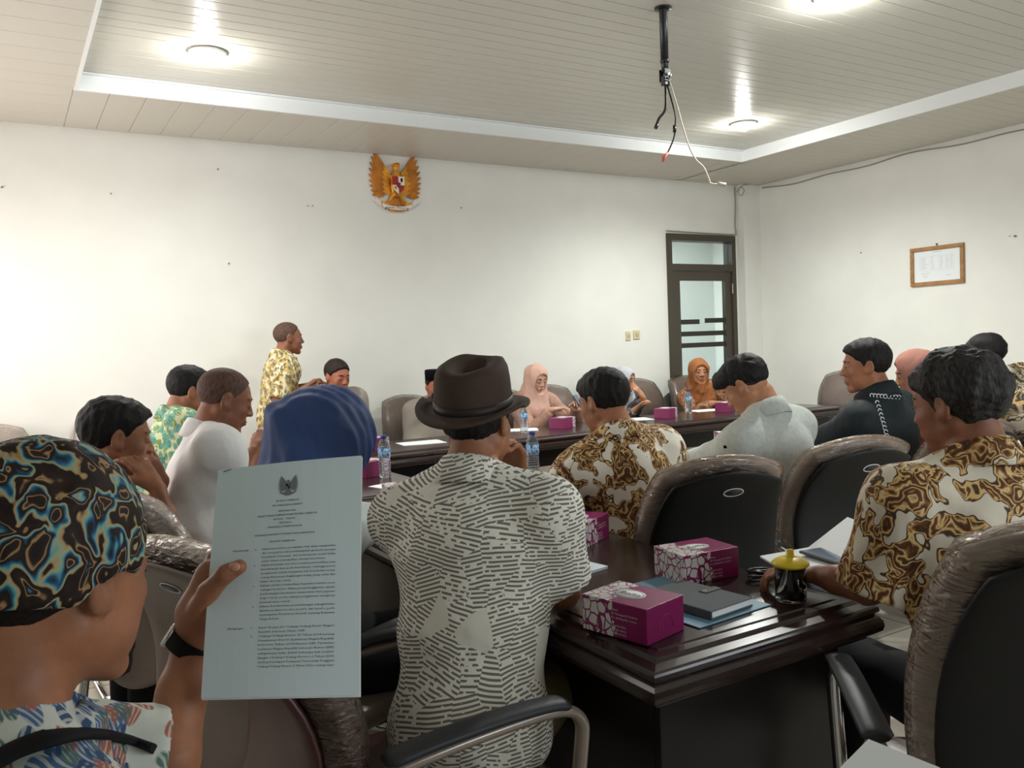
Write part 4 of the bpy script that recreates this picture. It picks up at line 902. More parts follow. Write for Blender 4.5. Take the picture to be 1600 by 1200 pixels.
# ------------------------------------------------------------------ the people
# man in the batik headcloth, lower left foreground, holding the document
hd = at(74, 900, .93)
def lower_left_hand(B, loc, ldir):
    s_ = 1.0
    wv = np.array(loc(at(300, 1012, 1.20))); kn = np.array(loc(at(332, 902, 1.205))); pn = ldir(np.array(cF)); 
    el = np.array(loc(at(262, 1190, 1.12)))
    B.cone(el, el*.4+wv*.6, .040, .033, .015); B.cone(el*.4+wv*.6, wv, .033, .026, .012)
    a = np.array(loc(at(312, 960, 1.20))); B.cone(wv, a, .026, .031, .012, fl=nv(pn), f=1.15); B.cone(a, kn, .031, .026, .014, fl=nv(pn), f=1.25)
    # thumb crosses in front of the sheet, fingers lie behind it
    for P_, r_ in (([(300, 975, 1.19), (326, 925, 1.165), (352, 897, 1.15), (374, 886, 1.152)], [.019, .0145, .0125, .0105]),
                  ([(318, 905, 1.215), (335, 872, 1.232), (362, 872, 1.235), (386, 876, 1.235)], [.013, .0105, .0095, .008]),
                  ([(322, 925, 1.22), (345, 900, 1.24), (376, 900, 1.242), (400, 906, 1.24)], [.014, .0105, .0095, .008]),
                  ([(318, 950, 1.22), (345, 928, 1.24), (374, 930, 1.242), (396, 936, 1.24)], [.014, .010, .009, .008]),
                  ([(312, 970, 1.22), (338, 956, 1.24), (362, 958, 1.24), (378, 962, 1.24)], [.012, .009, .008, .007])):
        q = [np.array(loc(at(*p))) for p in P_]
        for i in range(3): B.cone(q[i], q[i+1], r_[i], r_[i+1], .006)
    return (np.minimum(wv, kn)-.09, np.maximum(wv, kn)+.09, .004)
hat_kw = dict(trous=M['darktr'])
pel = Vector((-.10, 1.00, 0))
m1 = person('man in a dark batik headcloth and floral shirt holding up the printed document', (-.10, 1.00), 74, hd, hy=-22, hp=8, hr=-2, hs=1.12, skinm=SK['brown'], shirt=M['floral'], trous=M['darktr'], manual={-1: (at(262, 1190, 1.12), at(300, 1012, 1.20))}, sleeve=.97, Rw=(.22, .80, .60), vh=.0042, vs=.007, extra=lower_left_hand, hair=('short', HR['black'], .005, -.085), lips=None, eyes='closed', fold=.003, seat=.50, w=1.1)
cloth = Field(); h = 1.13
cloth.ell((0, -.014*h, .036*h), (.090*h, .110*h, .098*h), .01); cloth.ell((0, -.05*h, .0), (.080*h, .085*h, .080*h), .04)
cloth.disp(folds(.0035, 34, 3)); cloth.disp(folds(.0012, 90, 5))
cc = Field(); cc.cone((-.3, .17, -.135), (.3, .17, -.135), .165, .165, 0); cc.ell((.09, .02, -.07), (.09, .075, .075), .02); cc.ell((-.09, .02, -.07), (.09, .075, .075), .02)
cloth.sub(cc, .004, 's'); cloth.cut((0, 0, -.030), (0, 0.12, 1), .004)
o = build_field('headcloth', cloth, M['batik_head'], m1['root'], .0045); o.matrix_local = m1['Hm']
mb = MB(); mb.tube([(.0, -.10, .075), (.01, -.125, .10), (.03, -.12, .105), (.03, -.10, .085)], [.012, .010, .009, .006], 8, flat=.5); mb.tube([(.0, -.10, .075), (-.02, -.125, .105), (-.045, -.115, .10), (-.04, -.10, .08)], [.012, .010, .008, .005], 8, flat=.5)
o = mb.build('cloth_knot', M['batik_head'], m1['root']); o.matrix_local = m1['Hm']
go = Field(); go.ell((0, .088*h, -.099*h), (.017, .015, .020), .01); go.cone((-.012, .092*h, -.083*h), (.012, .092*h, -.083*h), .008, .008, .01); go.disp(folds(.003, 150, 3))
o = build_field('goatee', go, HR['black'], m1['root'], .0035); o.matrix_local = m1['Hm']
nl = MB(); nl.lathe([(.0001, .0022), (.0042, .0018), (.0062, .0004), (.0064, -.001)], 16, sx=1.25, sy=.95, M=Matrix.Translation(at(366, 886, 1.1425)) @ (-cF+cU*.35).to_track_quat('Z', 'Y').to_matrix().to_4x4())
o = nl.build('thumbnail', skin('nail_skin', (196, 146, 122), .3), None); bpy.context.view_layer.update(); o.parent = m1['root']; o.matrix_parent_inverse = m1['root'].matrix_world.inverted()
# wrist watch and shoulder strap
w0, w1 = at(291, 1019, 1.197), at(306, 996, 1.200); ax_ = (w1-w0).normalized(); q_ = ax_.to_track_quat('Z', 'Y').to_matrix().to_4x4(); wc = at(297, 1010, 1.199)
wt = empty('wrist_watch', wc, 0, 'black strapped wrist watch on the arm holding up the document', 'watch')
MB().lathe([(.030, -.011), (.0335, -.010), (.0335, .010), (.030, .011), (.030, -.011)], 28, M=q_, sx=1.0, sy=1.0).build('strap', M['blk'], wt)
tow = (Vector((0, 0, 1.4))-wc).normalized(); side = ax_.cross(tow).normalized()
MB().lathe([(.0001, .006), (.015, .006), (.017, .003), (.017, -.002), (.0001, -.002)], 20, M=Matrix.Translation(side*.031*-1) @ (-side).to_track_quat('Z', 'Y').to_matrix().to_4x4(), sy=1.1).build('case', M['chrome'], wt)
def on_surface(root, part, px, off):
    o_ = [c for c in root.children if c.name.startswith(part)][0]; bpy.context.view_layer.update(); mi = o_.matrix_world.inverted(); out = []
    for (x, y) in px:
        a_ = mi @ Vector((0, 0, 1.4)); d_ = (mi.to_3x3() @ ray(x, y)).normalized(); ok, hit, nr, _ = o_.ray_cast(a_, d_)
        if ok: out.append(o_.matrix_world @ (hit+nr*off))
    return out
sp_pts = on_surface(m1['root'], 'shirt', [(-40, 1215), (0, 1192), (40, 1172), (90, 1158), (140, 1152), (190, 1158), (240, 1172), (290, 1190), (330, 1210)], .006)
st = MB(); st.tube(spline(sp_pts), .020, 10, flat=.28)
tag(st.build('bag_strap', plain('strap_webbing', (24, 24, 27), .8, .2, bump=.0005, bs=500)), 'black webbing bag strap across the back of the floral shirt', 'strap')
# the document he holds
pa = [at(341, 735, 1.235), at(565, 712, 1.225), at(562, 1087, 1.135), at(314, 1092, 1.12)]   # TL TR BR BL
pn = (pa[1]-pa[0]).cross(pa[3]-pa[0]).normalized();
if pn.dot(Vector((0, 0, 1.4))-pa[0]) < 0: pn = -pn
def sheet_pt(u, v, o=0): return pa[0]*(1-u)*(1-v)+pa[1]*u*(1-v)+pa[2]*u*v+pa[3]*(1-u)*v+pn*(o+.006*math.sin(math.pi*u)+.004*math.sin(math.pi*v))
doc = empty('printed_document', sheet_pt(.5, .5), 0, 'white printed document with a small eagle crest, held up in the foreground', 'document'); bpy.context.view_layer.update()
dm = Matrix.Translation(-sheet_pt(.5, .5))
def sheet(name, off, m, du=0, dv=0, n=10):
    vs = []
    for z in (0, -.0009):
        for i in range(n+1):
            for j in range(n+1): vs.append(dm @ sheet_pt(i/n+du, j/n+dv, off+z))
    N = (n+1)**2; ix = lambda i, j: i*(n+1)+j; fs = []
    for i in range(n):
        for j in range(n): fs += [(ix(i, j), ix(i, j+1), ix(i+1, j+1), ix(i+1, j)), (N+ix(i, j), N+ix(i+1, j), N+ix(i+1, j+1), N+ix(i, j+1))]
    for i in range(n): fs += [(ix(i, 0), ix(i+1, 0), N+ix(i+1, 0), N+ix(i, 0)), (ix(i, n), N+ix(i, n), N+ix(i+1, n), ix(i+1, n)), (ix(0, i), N+ix(0, i), N+ix(0, i+1), ix(0, i+1)), (ix(n, i), ix(n, i+1), N+ix(n, i+1), N+ix(n, i))]
    mb = MB(); mb.add(vs, fs, False); return mb.build(name, m, doc)
sheet('page', 0, M['paperblue']); sheet('page', -.002, M['paper'], .004, .006); sheet('page', -.0035, M['paper'], -.002, .004)
LN = [('BUPATI CIREBON', .51, .182, .15, 'c'), ('PROVINSI JAWA BARAT', .51, .202, .205, 'c'), ('RANCANGAN', .51, .228, .115, 'c'), ('PERATURAN DAERAH KABUPATEN CIREBON', .51, .246, .40, 'c'), ('NOMOR ... TAHUN ...', .50, .264, .16, 'c'), ('TENTANG', .50, .281, .085, 'c'), ('KAWASAN TANPA ROKOK', .50, .298, .23, 'c'), ('DENGAN RAHMAT TUHAN YANG MAHA ESA', .50, .331, .40, 'c'), ('BUPATI CIREBON,', .49, .362, .17, 'c')]
BODY = ['bahwa kesehatan merupakan hak dasar masyarakat', 'dan menjadi modal pembangunan guna terciptanya', 'kesadaran, kemauan, dan kemampuan untuk hidup', 'sehat dalam mewujudkan derajat kesehatan;', 'bahwa kebiasaan merokok menjadi permasalahan yang', 'berdampak luas pada kesehatan, sehingga perlu', 'pengaturan untuk menjamin hak kesehatan setiap', 'orang khususnya lingkungan hidup yang sehat dan', 'bebas dari asap rokok;', 'bahwa untuk memberikan kepastian hukum serta', 'sebagai landasan dalam penyelenggaraan upaya', 'perlindungan kesehatan masyarakat dari paparan', 'asap rokok, perlu adanya pengaturan mengenai', 'kawasan tanpa rokok;', 'bahwa berdasarkan pertimbangan sebagaimana', 'dimaksud dalam huruf a, huruf b, dan huruf c, perlu', 'menetapkan Peraturan Daerah tentang Kawasan', 'Tanpa Rokok;', None, 'Pasal 18 ayat (6) Undang-Undang Dasar Negara', 'Republik Indonesia Tahun 1945;', 'Undang-Undang Nomor 20 Tahun 2014 tentang', 'Penambahan Daerah (Lembaran Negara Republik', 'Indonesia Tahun 2014 Nomor 244, Tambahan', 'Lembaran Negara Republik Indonesia Nomor 5587)', 'sebagaimana telah diubah beberapa kali terakhir', 'dengan Undang-Undang Nomor 6 Tahun 2023', 'tentang Penetapan Peraturan Pemerintah Pengganti', 'Undang-Undang Nomor 2 Tahun 2022 tentang Cipta']
short = {3: .42, 8: .20, 13: .20, 17: .13, 20: .30}
v0 = .392
for i, b in enumerate(BODY):
    if b: LN.append((b, .355, v0+i*.0175, short.get(i, .485), 'l'))
for i, b in ((0, 'a.'), (4, 'b.'), (9, 'c.'), (14, 'd.'), (19, '1.'), (21, '2.')): LN.append((b, .305, v0+i*.0175, .014, 'l'))
LN += [('Menimbang :', .155, .392, .115, 'l'), ('Mengingat :', .15, v0+19*.0175, .115, 'l')]
mb = MB()
def pm_(u, v): return dm @ sheet_pt(u+.004*(v-.5)*0, v, .0007)
for (s_, u0, v_, wd, al) in LN:
    vv, ff = text_geo(s_, .0185, res=1, w=wd, align='LEFT' if al == 'l' else 'CENTER')
    mb.add([pm_(u0+p.x, v_-p.y*.63) for p in vv], ff)
mb.build('printed_text', M['ink'], doc)
mb = MB(); mb2 = MB(); du = .074
for nm, poly, z0, z1, tn in eagle_shapes():
    tgt = mb if tn in (0, 1) else mb2
    pts = [pm_(.51+p[0]*du, .115-p[1]*du*.66) for p in poly]; pts = [p+pn*(.0002*(z1*10)) for p in pts]; mb.add(pts, [tuple(range(len(pts)))])
body_ = [(-.2, -.4), (.2, -.4), (.24, 0), (.16, .3), (.10, .5), (.12, .6), (-.06, .62), (-.2, .5), (-.08, .45), (-.16, .3), (-.24, 0)]
mb.add([pm_(.51+p[0]*du, .115-p[1]*du*.66)+pn*.0003 for p in body_], [tuple(range(len(body_)))]); mb.build('printed_crest', M['inkgrey'], doc)
mb = MB()
for qd in ([(-.2, .25), (0, .25), (0, 0), (-.2, 0)], [(0, 0), (.2, 0), (.16, -.14), (0, -.28)], [(.08, .2), (.15, .2), (.15, .1), (.08, .1)]): mb.add([pm_(.51+p[0]*du, .115-p[1]*du*.66)+pn*.0006 for p in qd], [(0, 1, 2, 3)])
mb.build('printed_shield', M['ink'], doc)
MB().tube([sheet_pt(.04, .012, .001)-sheet_pt(.5, .5), sheet_pt(.10, .004, .001)-sheet_pt(.5, .5)], .0005, 4).build('staple', M['badge'], doc)
# others
def wd(*a): return at(*a)
K = dict(trous=M['darktr'])
vcam = -np.array(cF)
m2 = person('man with thick black hair resting his chin on folded hands, left side', (-.04, 3.14), 84, at(182, 684, 2.80), hy=4, hp=12, hs=1.10, skinm=SK['brown'], shirt=M['greyshirt'], hair=('full', HR['black'], .005), vh=.005, Rw=at(246, 765, 2.70), Lw=at(250, 752, 2.90), Rp=(.3, 0, -1), Lp=(-.3, 0, -1), Rd=D2(at(205, 712, 2.70)-at(246, 765, 2.70)), Ld=D2(at(205, 700, 2.80)-at(252, 752, 2.88)), Rn=D2(at(150, 740, 2.5)-at(250, 740, 2.4)), Ln=D2(at(150, 740, 2.5)-at(250, 740, 2.4)), curl=22, Rc=[28, 34, 40, 46], seat=.53, eyes='closed', **K)
m3 = person('man with black hair and green and teal shirt behind the white-shirted man', (.52, 4.05), 92, at(296, 612, 4.05), hy=-5, vh=.0075, hp=18, skinm=SK['brown'], shirt=M['greenteal'], hair=('full', HR['black'], .007), Rw=(.95, 3.95, .80), Lw=(.95, 4.3, .80), eyes='closed', **K)
m4 = person('man in a plain white short-sleeved shirt with cropped hair, looking down', (.50, 3.08), 94, at(352, 626, 3.12), hy=0, hp=20, skinm=SK['dark'], shirt=M['whiteshirt'], hair=('buzz', HR['buzz'], .005), vh=.005, vs=.008, Rw=at(398, 706, 3.25), Lw=at(395, 706, 3.6), Rp=(.4, -.5, -.8), lips=M['lipm'], belly=1.25, w=1.10, jaw=1.1, fold=.006, fsc=16, eyes='closed', **K)
m5 = person('standing man in a yellow and brown print shirt beside the back wall', (1.67, 6.10), 97, at(451, 529, 6.1), vh=.0075, hp=3, skinm=SK['dark'], shirt=M['yellowprint'], trous=M['khaki'], hair=('buzz', HR['buzz'], .007), standing=True, Rw=at(475, 607, 5.9), Lw=at(482, 603, 6.1), Rp=(0, -1, -.5), Lp=(0, -1, -.5), curl=50, lips=M['lipm'], w=1.2, hemz=.86)
m6 = person('seated man with short dark brown hair below the standing man, face half hidden', (2.13, 5.93), 168, at(527, 588, 6.0), hy=-5, vh=.0075, hp=16, skinm=SK['red'], shirt=M['safari'], hair=('short', HR['brown'], .007), Rw=(2.05, 5.72, .66), Lw=(2.25, 5.70, .66), lips=M['lipm'], eyes='closed', **K)
m7 = person('woman in a navy blue headscarf bent forward behind the held-up document', (.68, 2.26), 86, at(500, 690, 2.36), hy=12, hp=36, hs=1.14, female=True, skinm=SK['tan'], shirt=M['uniform'], hijab=(M['h_blue'], .007, 1.25), vh=.007, Rw=atz(576, 832, .80), Lw=(1.25, 2.75, .80), long=True, coll=False, w=1.02, eyes='closed', **K)
m8 = person('man in a black cap and grey taupe shirt facing the camera, behind the hat', (2.83, 6.02), 193, at(682, 604, 6.55), vh=.0075, hp=8, skinm=SK['red'], shirt=M['safari'], hair=('short', HR['black'], .008), Rw=(2.72, 5.72, .68), Lw=(2.95, 5.70, .68), long=True, lips=M['lipm'], **K)
mb = MB(); mb.lathe([(.086, -.0), (.092, .0), (.094, .055), (.092, .075), (.085, .078), (.0001, .074)], 32, sx=.92, sy=1.14); o = mb.build('black_cap', M['cap_black'], m8['root']); o.matrix_local = m8['Hm'] @ Matrix.Translation((0, -.012, .052)) @ Matrix.Rotation(R(6), 4, 'X')
m9 = person('man in a brown felt hat and dashed grey print shirt, seen from behind', (.86, 1.68), 50, at(745, 660, 2.10), hy=6, hp=2, hs=1.0, skinm=SK['brown'], shirt=M['dashed'], trous=M['khaki'], hair=('full', HR['black'], .0045), vh=.0048, vs=.007, w=1.10, belly=1.15, manual={1: (atz(880, 925, .795), atz(884, 872, .825), 1), -1: (at(680, 830, 2.42), at(806, 752, 2.24), 1)}, Rd=(.25, .95, .02), Rn=(.0, .0, -1), Ld=(-.25, -.25, 1), Ln=(-1, -.3, 0), curl=38, fold=.006, fsc=18, sleeve=.84)
vs = []; n = 64; fs = []
prof = [(1.62, -.004), (1.625, .000), (1.60, .004), (1.30, .002), (1.08, .004), (1.01, .010), (1.0, .03), (.99, .055), (.97, .08), (.93, .102), (.85, .118), (.70, .126), (.5, .118), (.3, .108), (.12, .104), (.001, .104)]
inner = [(.97, .0), (.97, .02), (1.0, -.004), (1.3, -.002)]
P_ = [inner[1], inner[2], inner[3]]+prof
for (r_, z_) in P_:
    for k in range(n):
        a = 2*math.pi*k/n; ca_, sa_ = math.cos(a), math.sin(a); lx, ly = .087, .106
        o_ = max(0, r_-1.0); rr = min(r_, 1.0)
        x = ca_*(lx*rr+o_*.066); y = sa_*(ly*rr+o_*.080)
        z = z_+o_*(.030*abs(ca_)**2.0-.004)*1.3-(.016*o_ if sa_ > 0 else 0)
        if r_ < .95 and z_ > .1: z += .006*sa_+.006*math.exp(-((abs(x)-.048)/.02)**2)-.020*math.exp(-(x/.034)**2-((y-.005)/.06)**2)
        vs.append((x, y, z))
fs = [(i*n+k, i*n+(k+1) % n, (i+1)*n+(k+1) % n, (i+1)*n+k) for i in range(len(P_)-1) for k in range(n)]
mb = MB(); mb.add(vs, fs, True); ht = empty('felt_hat', (0, 0, 0), 0, 'brown felt trilby hat with a ribbon, worn by the man seen from behind', 'hat')
Wm = Matrix.Translation((m9['root'].location)) @ Matrix.Rotation(m9['root'].rotation_euler.z, 4, 'Z') @ m9['Hm'] @ Matrix.Translation((0, -.016, .038)) @ Matrix.Rotation(R(13), 4, 'X') @ Matrix.Rotation(R(5), 4, 'Y') @ Matrix.Diagonal((1.06, 1.06, .90, 1))
ht.matrix_world = Wm; mb.build('hat_felt', M['felt'], ht)
mb = MB(); mb.lathe([(1.006, .008), (1.012, .009), (1.004, .032), (.996, .032)], 48, sx=.0885, sy=.1075); rb = mb.build('ribbon', M['felt_band'], ht)
mb = MB()
for q in (-1, 1): mb.box(-.097, -.086, q*.004+(-.022 if q < 0 else 0), q*.004+(0 if q < 0 else .022), .002, .040, .004)
mb.box(-.099, -.088, -.006, .006, .008, .032, .003); mb.build('bow', M['felt_band'], rb)
m10 = person('woman in a peach headscarf and dusty rose blouse looking at her phone', (3.76, 6.0), 184, at(838, 592, 6.95), hy=-8, hp=20, hs=.97, female=True, skinm=SK['fair'], shirt=M['peachcloth'], hijab=(M['h_peach'], .006, 1.05), vh=.005, Rw=(3.72, 5.60, .86), Lw=(3.98, 5.62, .88), Rd=(.9, -.3, .1), Ld=(-.4, -.8, .3), long=True, coll=False, lips=M['lips'], w=.95, eyes='closed', **K)
m11 = person('woman in a pale grey headscarf holding her hand before her mouth', (4.80, 6.02), 176, at(976, 594, 7.42), hy=-14, hp=8, hs=.97, female=True, skinm=SK['tan'], shirt=M['greyflower'], hijab=(M['h_grey'], .007, 1.05), vh=.006, Lw=at(1004, 622, 7.22), Rw=(4.55, 5.58, .80), Lp=(.5, -.2, -1), Ld=D2(at(990, 604, 7.2)-at(1004, 622, 7.22)), Ln=(-.5, .8, 0), long=True, coll=False, lips=M['lips'], w=.95, **K)
m12 = person('woman in a burnt orange headscarf and brown print blouse, facing the camera', (5.80, 6.02), 202, at(1092, 581, 7.92), hy=3, hp=4, hs=1.0, female=True, skinm=SK['tan'], shirt=M['orangeprint'], hijab=(M['h_orange'], .006, 1.0), vh=.005, Rw=(5.42, 5.56, .80), Lw=(5.75, 5.52, .80), Rd=(.9, -.2, 0), Ld=(-.8, -.3, 0), long=True, coll=False, lips=M['lips'], w=.95, **K)
m13 = person('man in brown and white batik with short black hair, seen from behind in the middle', (1.95, 2.30), 6, at(943, 628, 3.12), hy=-18, hp=16, skinm=SK['brown'], shirt=M['batik_a'], hair=('full', HR['black'], .005), vh=.0065, vs=.008, w=1.10, Rw=(2.25, 2.75, .80), Lw=(1.72, 2.82, .80), fold=.005, belly=1.1, **K)
m14 = person('man in a grey linen shirt with floppy black hair, head bowed', (2.67, 2.24), -2, at(1166, 603, 3.42), hy=-22, hp=36, skinm=SK['tan'], shirt=M['greyshirt'], hair=('fringe', HR['black'], .005), vh=.0065, vs=.008, w=.98, Rw=(2.95, 2.80, .82), Lw=(2.50, 2.85, .82), fold=.0025, long=True, eyes='closed', **K)
m15 = person('man in a dark slate jacket with white trim and black hair, looking left', (3.41, 2.30), -8, at(1352, 572, 3.80), hy=-36, hp=5, skinm=SK['brown'], shirt=M['jacket'], hair=('full', HR['black'], .006), vh=.0065, vs=.009, Rw=(3.6, 2.85, .80), Lw=(3.2, 2.85, .80), long=True, w=1.04, **K)
mb = MB(); pts = on_surface(m15['root'], 'shirt', [(1362+k*5.2, 619+.25*k) for k in range(9)]+[(1370+k*1.9, 630+k*6.4) for k in range(11)], .003)
for k, p in enumerate(pts): mb.tube([p+Vector((.008*math.cos(a)*.86, -.008*math.cos(a)*.5, .009*math.sin(a))) for a in np.linspace(0, 5.2, 9)], .0022, 5)
o = mb.build('white_trim', M['white'], None); o.parent = m15['root']; o.matrix_parent_inverse = m15['root'].matrix_world.inverted()
m16 = person('woman in a dusty pink headscarf and wine blouse beside the dark jacket', (4.14, 2.32), -12, at(1432, 585, 4.22), hy=-30, hp=14, female=True, skinm=SK['tan'], shirt=M['pinkcloth'], hijab=(M['h_pink'], .009, .9), vh=.008, Rw=(4.25, 2.85, .80), Lw=(3.8, 2.85, .80), long=True, coll=False, **K)
m17 = person('man in grey batik with his back to the camera at the right edge', (4.95, 2.28), 12, at(1540, 556, 4.72), hy=-20, hp=10, skinm=SK['brown'], shirt=M['batik_c'], hair=('full', HR['black'], .008), vh=.008, w=1.1, Rw=(5.1, 2.8, .8), Lw=(4.7, 2.8, .8), **K)
m18 = person('man in ochre and brown batik with wavy greying hair, large at the right', (1.86, 1.0), 22, at(1496, 632, 2.0), hy=-24, hp=10, hs=1.02, skinm=SK['dark'], shirt=M['batik_b'], hair=('wavy', HR['greying'], .0045), vh=.0055, vs=.0065, w=1.18, belly=1.15, manual={-1: (atz(1356, 918, .80), atz(1282, 900, .80), 1)}, Rw=(2.1, 1.35, .80), Ld=(-.5, .8, 0), fold=.005, sleeve=.98, **K)
# ------------------------------------------------------------------ things on the tables
t = NT('box_cloud_print', 0.35, 0.45); v = t.obj()
w = t.noise(v, 22, 1.5).outputs['Color']; wv = t.n('ShaderNodeVectorMath', _operation='MULTIPLY_ADD', i0=w, i1=(.022,)*3, i2=v).outputs[0]
ed = t.n('ShaderNodeTexVoronoi', Vector=t.n('ShaderNodeMapping', Vector=wv, Scale=(1, 1, .75)).outputs[0], Scale=52.0, _feature='DISTANCE_TO_EDGE').outputs[0]
wh = t.ramp(ed, [(.055, 0.0), (.080, 1.0)]); ln = t.ramp(t.noise(wv, 120, 1).outputs[0], [(.46, 1.0), (.49, .55), (.51, .55), (.54, 1.0)])
sp_ = t.n('ShaderNodeSeparateXYZ', Vector=v); nz = t.noise(v, 40, 1).outputs[0]
lim = t.math('ADD', t.math('MULTIPLY_ADD', sp_.outputs[0], -.25, sp_.outputs[1]), t.math('MULTIPLY_ADD', nz, .05, -.045))
msk = t.math('GREATER_THAN', lim, .0)
c = t.mix(t.math('MULTIPLY', wh, msk), (126, 20, 82), (208, 206, 204)); t.col(c); M['boxprint'] = t.m
M['logo_white'] = plain('logo_white', (214, 214, 212), .5); M['logo_ink'] = plain('logo_ink', (40, 34, 40), .5)
SIDE = ['Alamat:', 'Dk. Watangan RT.04 RW.01', 'Kec. Jamblang Kab. Cirebon', '', 'f  Puja Rosellina', '@ rollia_bakery', '0852 2314 3332']
LOGO = text_geo('Rollia', .030, shear=.25); SIDEG = [text_geo(x, .0062, align='LEFT', res=1) if x else None for x in SIDE]
def snack_box(p, rot, label, detail=True, sc=1.0):
    r = empty('snack_box', (p[0], p[1], p[2] if len(p) > 2 else .7505), R(rot), label, 'box', 'purple snack boxes')
    r.scale = (sc,)*3; hx, hy, hz = .0675, .09, .078
    MB().box(-hx, hx, -hy, hy, 0, hz-.001, .0012).build('carton', M['boxprint'], r)
    MB().box(-hx-.0006, hx+.0006, -hy-.0006, hy+.0006, hz-.001, hz+.0008, .0006).build('lid', M['boxprint'], r)
    mb = MB(); mb.lathe([(.0001, .0006), (.040, .0006), (.040, 0)], 36, c=(-.004, .004, hz+.001), sx=.74, sy=1.0); mb.build('logo_oval', M['logo_white'], r)
    if detail:
        mb = MB(); Ml = Matrix.Translation((-.004, .004, hz+.0022)) @ Matrix.Rotation(R(-90), 4, 'Z')
        mb.add([Ml @ Vector((q.x*.88, q.y*.88-.008, 0)) for q in LOGO[0]], LOGO[1]); mb.tube([(-.004+.026*math.cos(a/20*math.pi*2), .004+.036*math.sin(a/20*math.pi*2), hz+.0016) for a in range(20)], .0005, 4, closed=True); mb.build('logo_lettering', M['logo_ink'], r)
        mb = MB()
        for i, g in enumerate(SIDEG):
            if not g: continue
            Ms = Matrix(((0, 0, -1, -hx-.0008), (-1, 0, 0, .006), (0, 1, 0, hz-.018-i*.0088), (0, 0, 0, 1)))
            mb.add([Ms @ q for q in g[0]], g[1])
        mb.build('address_lettering', M['logo_white'], r)
        MB().tube([(math.cos(a/12*math.pi)*.028, -hy-.0008, .018+math.sin(a/12*math.pi)*.034) for a in range(13)], .0006, 4).build('tuck_tab', plain('tab_edge', (170, 60, 120), .5), r)
    return r
snack_box((1.178, 1.472), 13, 'nearest purple snack box at the table corner, address lettering towards the camera')
snack_box((1.590, 1.705), 84, 'purple snack box beside the yellow-lidded mug, cloud print to the left')
snack_box((1.58, 2.24), 118, 'purple snack box under the hand of the man in the hat', sc=1.0)
snack_box((3.70, 3.62), 75, 'small cloud-print box on the narrow table left of the grey shirt')
snack_box((2.10, 3.58), -72, 'purple box with lettering beside the middle water bottle')
snack_box((1.43, 3.28), 80, 'cloud-print box half hidden left of the hat wearer', detail=False)
snack_box((1.58, 4.12), -60, 'purple box just left of the left water bottle', detail=False)
snack_box((2.02, 5.15), -65, 'purple box on the far table left of the cap wearer', detail=False)
snack_box((3.62, 5.30), -62, 'purple box on the far table before the peach headscarf', detail=False)
snack_box((4.62, 5.26), -62, 'purple box on the far table before the grey headscarf', detail=False)
snack_box((5.30, 5.26), -62, 'purple box on the far table before the orange headscarf', detail=False)
t = NT('bottle_plastic', .08, .5); t.col((225, 232, 238)).set(Transmission__Weight=.92, IOR=1.25); t.bump(t.n('ShaderNodeTexWave', Vector=t.obj(), Scale=28.0, _bands_direction='Z').outputs[0], .002, .5); M['pet'] = t.m
t = NT('bottle_label', .4, .4); v = t.obj(scale=(1, 1, 1)); sw = t.noise(v, 26, 1, dist=1.5).outputs[0]; t.col(t.ramp(sw, [(.40, (60, 140, 200)), (.47, (100, 180, 224)), (.5, (226, 236, 242)), (.56, (36, 92, 160)), (.66, (90, 170, 220))])); M['blabel'] = t.m
M['bcap'] = plain('cap_blue', (44, 56, 130), .4)
def bottle(x, y, label, s=1.0):
    r = empty('water_bottle', (x, y, .7505), 0, label, 'bottle', 'small water bottles'); r.scale = (s,)*3
    MB().lathe([(.0001, .002), (.024, 0), (.030, .006), (.0305, .03), (.028, .038), (.0305, .046), (.0305, .085), (.0285, .095), (.031, .105), (.031, .155), (.028, .172), (.018, .190), (.0125, .197), (.0125, .205)], 28).build('bottle_body', M['pet'], r)
    MB().lathe([(.0312, .108), (.0318, .109), (.0318, .150), (.0312, .151)], 28).build('label', M['blabel'], r)
    MB().lathe([(.0145, .198), (.0155, .199), (.0155, .214), (.014, .216), (.0001, .216)], 20).build('cap', M['bcap'], r)
bottle(2.221, 3.52, 'water bottle with a blue label in the middle, in front of the far row'); bottle(1.628, 3.99, 'water bottle with a blue cap left of the hat wearer')
bottle(3.24, 5.24, 'water bottle on the far table beside the peach-scarfed woman', .95); bottle(5.00, 5.40, 'water bottle on the far table between the grey and orange headscarves', .95); bottle(5.50, 5.42, 'water bottle at the right of the orange-scarfed woman', .95)
# mug of coffee with yellow lid
mg = empty('glass_mug', (1.612, 1.40, .7505), R(20), 'clear glass mug of black coffee under a yellow spouted lid', 'mug')
t = NT('mug_glass', .03, .5); t.col((235, 240, 238)).set(Transmission__Weight=1.0, IOR=1.3); gl = t.m
MB().lathe([(.0001, 0), (.034, 0), (.037, .004), (.037, .088), (.0345, .088), (.0345, .010), (.0001, .008)], 36).build('mug_body', gl, mg)
MB().lathe([(.0001, .0085), (.0340, .0105), (.0340, .068), (.0001, .068)], 32).build('coffee', plain('coffee', (10, 7, 6), .15, .5), mg)
yl = plain('yellow_lid', (206, 178, 30), .4, .4)
MB().lathe([(.034, .082), (.040, .084), (.0445, .088), (.045, .092), (.041, .096), (.030, .103), (.018, .107), (.010, .108), (.0085, .124), (.0001, .126)], 32).build('lid', yl, mg)
MB().tube(spline([(.035, 0, .078), (.052, 0, .082), (.062, 0, .066), (.058, 0, .040), (.035, 0, .022)], 6), .0045, 10).build('mug_handle', gl, mg)
